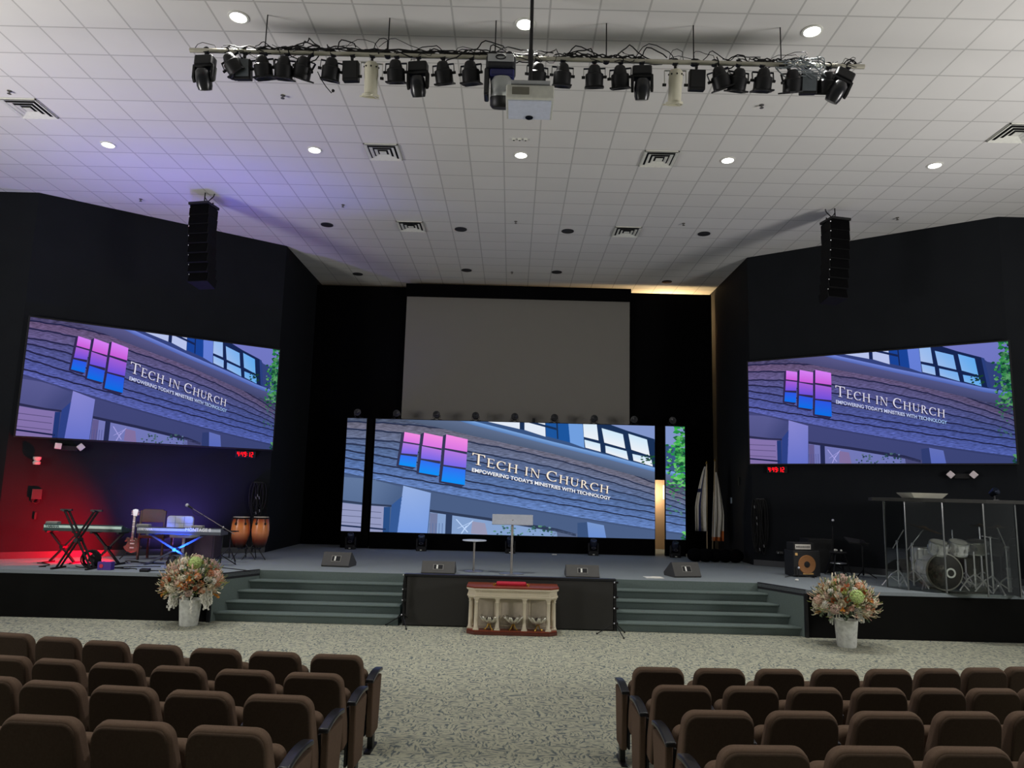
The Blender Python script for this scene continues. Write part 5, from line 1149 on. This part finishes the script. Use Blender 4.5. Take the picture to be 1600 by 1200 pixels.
p = at_tom(1449, 875, 13.75); tt = drum('floor_tom', 'white pearl floor tom left of the bass drum', (p.x, 13.85, ZS+.5), .21, .4, (0, 0, 0))
m = MB()
for k in range(3): a = 2*PI*k/3; m.cyl((.23*math.cos(a), .23*math.sin(a), .05), (.23*math.cos(a), .23*math.sin(a), -.5), .009)
m.build('legs', CHR, tt)
p = at_tom(1490, 870, 13.9); t = thing('tom_mount', 'chrome post mount holding the rack toms', 'stand', (p.x-.05, 13.56, ZS+Rb*2.07)); m = MB(); m.cyl((0, 0, 0), (0, 0, .22), .014); m.tube([(-.18, -.05, .16), (0, 0, .2), (.18, -.05, .16)], .011, 6); m.build('post', CHR, t)
def cymbal_stand(label, px, py, Yc, top_py, r=0, tiltx=0, tilty=0, boomx=None, clen=None, cmat=None):
    b = at_z(px, py, ZS); b = Vector((at_y(px, py, Yc).x, Yc, ZS)); h = at_y(px, top_py, Yc).z-ZS
    t = thing('cymbal_stand', label, 'cymbal stand', b)
    m = MB(); m.cyl((0, 0, .05), (0, 0, h*.55), .017); m.cyl((0, 0, h*.5), (0, 0, h), .012); m.ball((0, 0, h*.55), .022, 8); m.ball((0, 0, h*.3), .02, 8); m.build('pole', CHR, t, smooth=True)
    for k in range(3):
        a = R(30+120*k+px % 50); g = MB(); c, s = math.cos(a), math.sin(a)
        g.tube([(.01*c, .01*s, .3), (.12*c, .12*s, .22), (.27*c, .27*s, .02)], .013, 6); g.tube([(.01*c, .01*s, .1), (.14*c, .14*s, .19)], .011, 6); g.ball((.27*c, .27*s, .02), .018, 8, 0); g.build('leg', CHR, t, smooth=True)
    top = Vector((0, 0, h))
    if boomx is not None:
        tp = at_y(boomx[0], boomx[1], Yc)-b; g = MB(); d = (tp-top).normalized(); g.cyl(top-d*.15, tp, .009); g.ball(top, .025, 8); g.build('boom_arm', CHR, t); top = tp
    if r:
        M = Euler((R(tiltx), R(tilty), 0)).to_matrix(); g = MB(); g.lathe([(r, 0), (r*.5, .015), (r*.2, .022), (r*.17, .035), (r*.08, .045), (0, .046)], top, 40, M=M); g.lathe([(0, .04), (r*.16, .03), (r*.5, .012), (r*.995, -.003)], top, 40, M=M); g.build('cymbal', cmat or mat('bronze_cymbal', (104, 84, 58), .4, .4, var=.2), t, smooth=True)
    return t
cymbal_stand('chrome stand behind the leftmost enclosure pane', 1405, 916, 13.75, 846, boomx=(1412, 828))
cymbal_stand('chrome boom stand with a large dark tilted cymbal', 1429, 920, 13.7, 850, r=.29, tiltx=10, tilty=14, boomx=(1444, 826))
cymbal_stand('chrome boom stand with a thin cymbal at the right end', 1577, 928, 13.0, 855, r=.2, tiltx=-2, tilty=-4, boomx=(1558, 824))
cymbal_stand('chrome stand in front of the right tom', 1525, 921, 13.35, 862, r=0)
cymbal_stand('chrome stand just right of the third glass seam', 1553, 926, 13.1, 840, r=0, boomx=(1560, 842))
cymbal_stand('chrome hi-hat stand between the right toms and the third seam', 1536, 915, 13.9, 822, r=.17, tiltx=3)
cymbal_stand('short chrome microphone stand above the middle rack tom', 1493, 915, 14.1, 828, r=0)
p = at_y(1512, 900, 14.3); t = thing('drum_stool', 'round black drum stool behind the kit', 'stool', (p.x, 14.35, ZS)); m = MB(); m.lathe([(.16, .5), (.18, .53), (.17, .58), (0, .59)], n=22); m.build('seat', BLKM, t, smooth=True); m = MB(); m.cyl((0, 0, .05), (0, 0, .5), .018); tripod(m, .24, .25); m.build('tripod', CHR, t)
m = MB()
for s in (0, 1): m.tube([(7.6+.06*i, 13.05+.05*math.sin(i*.8+s)+.12*s, ZS+.008) for i in range(14)], .008, 5)
o = m.build('floor_cables', CABLE, smooth=True); tag(o, 'black cables lying on the floor inside the drum enclosure', 'cables', kind='stuff')
# ---------------------------------------------------------------- flower arrangements
FG = random.Random(11)
PINK = [mat('blush_petal', (226, 186, 164), .7), mat('cream_petal', (232, 222, 194), .7), mat('peach_petal', (216, 150, 112), .7), mat('rust_petal', (190, 112, 64), .7), mat('white_petal', (236, 234, 222), .7), mat('mauve_petal', (186, 156, 142), .7)]
LIME = mat('lime_hydrangea', (176, 200, 120), .7); AMB = mat('amber_leaf', (206, 140, 52), .6); SAGE = mat('sage_leaf', (120, 134, 104), .7); DLEAF = mat('dark_leaf', (58, 78, 48), .6); DRIED = mat('dried_grass', (196, 160, 128), .8); OLIV = mat('olive_leaf', (140, 146, 78), .7)
def petal(m, base, d, up, L, w, mi=0, curl=.3):
    d = d.normalized(); s = d.cross(up).normalized(); u = s.cross(d)
    vs = [base]; 
    for k, (l, ww, h) in enumerate(((.35, .8, .10), (.75, 1, .2*curl+.15), (1.0, .55, curl+.1))):
        for q in (-1, 0, 1): vs.append(base+d*L*l+s*w*ww*.5*q+u*L*(h-(.12 if q == 0 else 0)))
    m.add(vs, [(0, 1, 2), (0, 2, 3), (1, 4, 5, 2), (2, 5, 6, 3), (4, 7, 8, 5), (5, 8, 9, 6)], mi)
def rose_mesh(mt, r=.07):
    m = MB(); m.ball((0, 0, r*.45), r*.42, 8)
    for ring, (n, el, L) in enumerate(((5, 70, .75), (7, 42, .95), (8, 14, 1.05))):
        for k in range(n):
            a = 2*PI*k/n+ring*.5; e = R(el); d = Vector((math.cos(a)*math.cos(e), math.sin(a)*math.cos(e), math.sin(e))); petal(m, Vector((0, 0, r*.15)), d, Vector((0, 0, 1)), r*L, r*.95, 0, .35)
    return m.build('bloom', mt, smooth=True)
def hydra_mesh(mt, r=.09, n=46):
    m = MB()
    for k in range(n):
        z = 1-1.5*(k+.5)/n; a = k*2.39996; s = math.sqrt(max(0, 1-z*z)); nrm = Vector((s*math.cos(a), s*math.sin(a), z)); c = nrm*r*FG.uniform(.88, 1.05)+Vector((0, 0, r*.5)); t1 = nrm.orthogonal().normalized(); t2 = nrm.cross(t1); ro = FG.uniform(0, 1.5)
        for q in range(4):
            aa = ro+q*PI/2; d = t1*math.cos(aa)+t2*math.sin(aa); e = nrm.cross(d); L = r*.30; m.add([c, c+d*L*.6+e*L*.4+nrm*.004, c+d*L+nrm*.006, c+d*L*.6-e*L*.4+nrm*.004], [(0, 1, 2, 3)])
    return m.build('bloom', mt)
def plume_mesh(mt, L=.24, n=26):
    m = MB(); m.tube([(0, 0, 0), (.005, 0, L*.6), (0, 0, L)], .003, 4)
    for k in range(n):
        s = .35+.65*k/n; a = k*2.4; d = Vector((math.cos(a)*.45, math.sin(a)*.45, 1)).normalized(); b = Vector((0, 0, L*s)); e = d.cross(Vector((0, 0, 1))).normalized(); l = L*.28*(1.25-s); m.add([b, b+d*l*.5+e*.005, b+d*l, b+d*l*.5-e*.005], [(0, 1, 2, 3)])
    return m.build('dried_plume', mt)
def spray_mesh(mt, L=.16, n=9, w=.035, name='leaf_spray'):
    m = MB(); m.tube([(0, 0, 0), (.0, 0, L)], .003, 4)
    for k in range(n):
        s = .2+.8*k/n; a = k*2.1; d = Vector((math.cos(a), math.sin(a), .7)).normalized(); petal(m, Vector((0, 0, L*s)), d, Vector((0, 0, 1)), .065, w, 0, .15)
    return m.build(name, mt, smooth=True)
PR = [rose_mesh(PINK[0]), rose_mesh(PINK[1]), rose_mesh(PINK[2], .06), rose_mesh(PINK[4], .065), hydra_mesh(PINK[0]), hydra_mesh(PINK[1], .085), hydra_mesh(PINK[2], .08), hydra_mesh(PINK[5], .085), hydra_mesh(PINK[3], .06, 30), rose_mesh(PINK[3], .055), hydra_mesh(PINK[4], .06, 34)]
LIMEO = hydra_mesh(LIME, .1, 60); PL = [plume_mesh(DRIED), plume_mesh(PINK[0], .2)]; SP = [spray_mesh(SAGE), spray_mesh(DLEAF), spray_mesh(AMB, w=.04), spray_mesh(OLIV)]
def orient(o, c, n, s=1):
    q = n.to_track_quat('Z', 'X'); o.rotation_mode = 'QUATERNION'; o.rotation_quaternion = q; o.location = c; o.scale = (s, s, s)
def vase(label, loc):
    t = thing('vase', label, 'vase', loc)
    M2 = mat('crackled_white_stone', (206, 208, 200), .7, var=.4, scale=16, bump=.6, bscale=25)
    n = 26; m = MB(); prof = [(.135, 0), (.142, .03), (.155, .2), (.175, .40), (.18, .42), (.165, .42), (.15, .38), (0, .36)]; m.lathe(prof, n=n)
    vs = []
    for i, (x, y, z) in enumerate(m.v):
        a = math.atan2(y, x); k = 1+.035*(1 if int((a+PI)/(2*PI)*13) % 2 else -.4); vs.append((x*k, y*k, z))
    m.v = vs; m.build('body', M2, t, smooth=True); return t
def arrangement(label, loc, lime, seed, flip):
    g = random.Random(seed); t = thing('flower_arrangement', label, 'flowers', loc)
    c0 = Vector((0, 0, .31)); rx, rz = .47, .39
    # filler foliage
    m = MB()
    for k in range(1000):
        z = g.uniform(-.55, 1); a = g.uniform(0, 2*PI); s = math.sqrt(1-z*z); d = Vector((s*math.cos(a), s*math.sin(a), z)); b = c0+Vector((d.x*rx, d.y*rx, d.z*rz))*g.uniform(.5, 1.06)
        petal(m, b, (d+Vector((g.uniform(-.5, .5), g.uniform(-.5, .5), g.uniform(-.3, .5)))), Vector((0, 0, 1)) if abs(d.z) < .95 else Vector((1, 0, 0)), g.uniform(.05, .1), g.uniform(.025, .045), g.choice((0, 0, 1, 2, 3, 3, 4, 5)))
    for k in range(14):
        a = g.uniform(0, 2*PI); m.tube([(0, 0, 0), (.06*math.cos(a), .06*math.sin(a), .12), (.2*math.cos(a), .2*math.sin(a), .34)], .005, 5, 1)
    o = m.build('foliage', [SAGE, DLEAF, OLIV, PINK[1], PINK[1], PINK[0]], t, smooth=True); o['kind'] = 'stuff'
    N = 84; k = 0
    for i in range(N):
        z = 1-1.42*(i+.5)/N; a = i*2.39996+seed; s = math.sqrt(max(0, 1-z*z)); d = Vector((s*math.cos(a), s*math.sin(a), z))
        src = g.choice(PR); o = src.copy(); COL.objects.link(o); o.parent = t
        rr = g.uniform(.84, 1.0)*(.9 if z < -.2 else 1); p = c0+Vector((d.x*rx, d.y*rx, d.z*rz))*rr
        orient(o, p-d*.05, (d+Vector((g.uniform(-.25, .25),)*3)).normalized(), g.uniform(.6, 1.0))
    for (dx, dz) in lime:
        o = LIMEO.copy(); COL.objects.link(o); o.parent = t; d = Vector((dx, -.55, dz)).normalized(); orient(o, c0+Vector((d.x*rx, d.y*rx, d.z*rz))*.95, d, 1.0)
    for i in range(34):
        a = g.uniform(0, 2*PI); z = g.uniform(-.5, .9); s = math.sqrt(1-z*z); d = Vector((s*math.cos(a), s*math.sin(a), z)); o = g.choice(PL+SP).copy(); COL.objects.link(o); o.parent = t; orient(o, c0+Vector((d.x*rx, d.y*rx, d.z*rz))*.72, (d+Vector((0, 0, g.uniform(-.5, .3)))).normalized(), g.uniform(.7, 1.0))
    if flip:
        wm = MB()
        for kx in range(30):
            a = g.choice((0, PI))+g.gauss(0, .55)-.15; r0 = g.uniform(.2, .34); x, y = r0*math.cos(a), r0*math.sin(a)*.8-.03; L = g.uniform(.15, .40); z0 = c0.z-.1
            for q in range(18): s = q/18; wm.ball((x*(1+.15*s)+g.uniform(-.012, .012), y*(1+.15*s)+g.uniform(-.012, .012), z0-L*s), g.uniform(.012, .02), 5)
        o = wm.build('trailing_white_blossom', PINK[4], t); o['kind'] = 'stuff'
    else:
        wm = MB()
        for kx in range(26):
            a = g.choice((0, PI))+g.gauss(0, .5)-.1; r0 = g.uniform(.19, .26); x, y = r0*math.cos(a), r0*math.sin(a); L = g.uniform(.08, .24)
            for q in range(12): s = q/12; wm.ball((x*(1+.05*s), y*(1+.05*s), c0.z-.12-L*s), g.uniform(.01, .016), 5)
        o = wm.build('trailing_white_blossom', mat('grey_white_blossom', (196, 196, 186), .8), t); o['kind'] = 'stuff'
    return t
p = at_z(289, 979, 0); vase('crackled white stone vase below the left stage wing', (p.x, p.y+.13, 0))
arrangement('large cream and peach flower arrangement in the left vase, lime bloom near its top', (p.x, p.y+.13, .375), [(.28, .9)], 3, True)
p = at_z(1329, 1013, 0); vase('crackled white stone vase below the right stage wing', (p.x, p.y+.13, 0))
arrangement('large blush and rust flower arrangement in the right vase, lime bloom at its centre', (p.x, p.y+.13, .375), [(-.02, .22)], 8, False)
for o in PR+[LIMEO]+PL+SP: bpy.data.objects.remove(o)
# ---------------------------------------------------------------- auditorium chairs
def shaped_back(w, h, th, topw=.9, r=.09):
    """padded back: rounded upper corners, slightly narrower top"""
    out = []
    pts = rrect(w, h, r, 6, 0, h/2, top_only=True)
    return [(x*(1-(1-topw)*(y/h)), y) for x, y in pts]
def make_chair(arm):   # arm: 0 inner support on the local -x side only; +1/-1 end panel on that side
    t = thing('auditorium_chair', 'x', 'chair', (0, 0, 0))
    tilt = R(11); M = Euler((tilt, 0, 0)).to_matrix(); MX = M @ XZ
    zb = .30; H = .575
    g = MB(); g.prism(shaped_back(.49, H, .1, .94, .085), -.02, .05); g.v = [(x, y, z-(.115*(1-y/H) if z < 0 else 0)) for x, y, z in g.v]; g.v = [tuple(MX @ Vector(v)+Vector((0, -.16, zb))) for v in g.v]; g.build('back_cushion', FAB, t, bevel=.022, seg=4, smooth=True)
    g = MB(); g.prism(shaped_back(.472, H-.016, .1, .94, .08), .045, .066, M=MX, o=(0, -.16, zb+.004)); g.build('back_shell', FAB2, t, bevel=.014, seg=3, smooth=True)
    Ms = Euler((R(12), 0, 0)).to_matrix() @ XZ
    g = MB(); g.prism(rrect(.45, .40, .07, 5, 0, .2), -.05, .05, M=Ms, o=(0, .075, .30)); g.build('folded_seat', FAB, t, bevel=.035, seg=4, smooth=True)
    g = MB(); g.box((0, 0, .27), (.50, .06, .05)); g.build('crossbar', BLK, t)
    def support(x, end):
        if end:
            s = 1 if x > 0 else -1
            q = [(-.13, .13), (.13, .13), (.2, .60), (-.16, .60)]
            g = MB(); g.prism(q, -.028, .028, M=Matrix(((0, 0, 1), (1, 0, 0), (0, 1, 0))), o=(x, .04, 0)); g.build('end_panel', FAB, t, bevel=.012, seg=2)
            g = MB(); g.box((x, .02, .07), (.05, .09, .14)); g.box((x, .02, .01), (.06, .3, .02)); g.box((x-s*.045, .0, .36), (.02, .2, .44)); g.build('pedestal', BLK, t, bevel=.004)
        else:
            g = MB(); g.box((x, .02, .28), (.03, .12, .56)); g.box((x, .02, .01), (.06, .28, .02)); g.build('pedestal', BLK, t)
        g = MB(); vs = []; n = 10; W2 = .036 if end else .024
        prof = []
        for i in range(n+1): s = i/n; y = -.16+.40*s; z = .615+.055*math.sin(PI*(.12+.62*s)); prof.append((y, z))
        prof2 = [(y, z-.032) for y, z in reversed(prof)]
        g.prism(prof+prof2, -W2, W2, M=Matrix(((0, 0, 1), (1, 0, 0), (0, 1, 0))), o=(x, 0, 0)); g.build('armrest', PLAST, t, bevel=.01, seg=3, smooth=True)
    support(-.278, arm == -1)
    if arm == 1: support(.278, True)
    return t
CH = {a: make_chair(a) for a in (0, 1, -1)}
def r2(l): return [(940+x/2.424, 1000+y/2.424) for x, y in l]
def l2(l): return [(x/2.58, 960+y/2.58) for x, y in l]
LROWS = [[(14, 987), (90, 993), (164, 999), (246, 1004.5), (334, 1012), (428, 1016.5), (526, 1020)],
         [(8, 1013)]+l2([(235, 153), (460, 178), (718, 190), (985, 207), (1262, 224)]),
         [(-18, 1045)]+l2([(205, 248), (495, 272), (800, 294), (1120, 315)]),
         [(-72, 1100)]+l2([(160, 390), (530, 418), (920, 440)]),
         [(-95, 1190), (48, 1199)]]
RROWS = [[(1030, 1041), (1125.6, 1042), (1219.7, 1043), (1308, 1044), (1391.7, 1044), (1466.8, 1042), (1540, 1041), (1606, 1040)],
         r2([(308, 165), (570, 166), (815, 170), (1060, 171), (1280, 167), (1490, 168)])+[(1634, 1069)],
         r2([(445, 263), (765, 264), (1090, 263), (1390, 259)])+[(1628, 1106)],
         r2([(620, 397), (1025, 397), (1400, 397)])+[(1668, 1164)]]
ZR = [.865, .935, .995, 1.06, 1.13]
RN_ = ['front row', 'second row', 'third row', 'fourth row', 'nearest row']
n_ch = 0
for side, rows in (('left', LROWS), ('right', RROWS)):
    for r_, row in enumerate(rows):
        P3 = [at_z(x, y+3, ZR[r_]) for x, y in row]
        # smooth arc through the measured seats, even pitch
        xs = np.array([p.x for p in P3]); yy = np.array([p.y for p in P3]); co = np.polyfit(xs, yy, 2 if len(xs) > 4 else 1)
        n = len(P3)
        for i, p in enumerate(P3):
            y = float(np.polyval(co, p.x))*.7+p.y*.3; slope = float(np.polyval(np.polyder(co), p.x)); slope = max(-.3, min(.3, slope)); rz = .5*math.atan(slope)
            end = (i == n-1) if side == 'left' else (i == 0)
            if side == 'left' and r_ == 4: end = False
            a = (1 if side == 'left' else -1) if end else 0
            fromaisle = n-1-i if side == 'left' else i
            if side == 'left' and r_ == 4: fromaisle += 3
            zf = ZR[r_]-.865
            # the back top sits behind the chair's centre
            bx, by = p.x-.29*math.sin(rz), y+.30
            if a: lb = 'brown padded aisle-end chair, %s block, %s, with black-topped end panel' % (side, RN_[r_])
            else: lb = 'brown padded chair, %s block %s, %s from the aisle' % (side, RN_[r_], ORD[fromaisle])
            pit = min([(P3[j]-P3[i]).length for j in (i-1, i+1) if 0 <= j < n])
            oc = dup(CH[a], (bx, by, floor_z(by)), rotz=rz, label=lb, group='brown padded chairs in the %s block' % side); oc.scale.x = min(1.04, max(.84, pit/.565))
for o in CH.values(): rm(o)
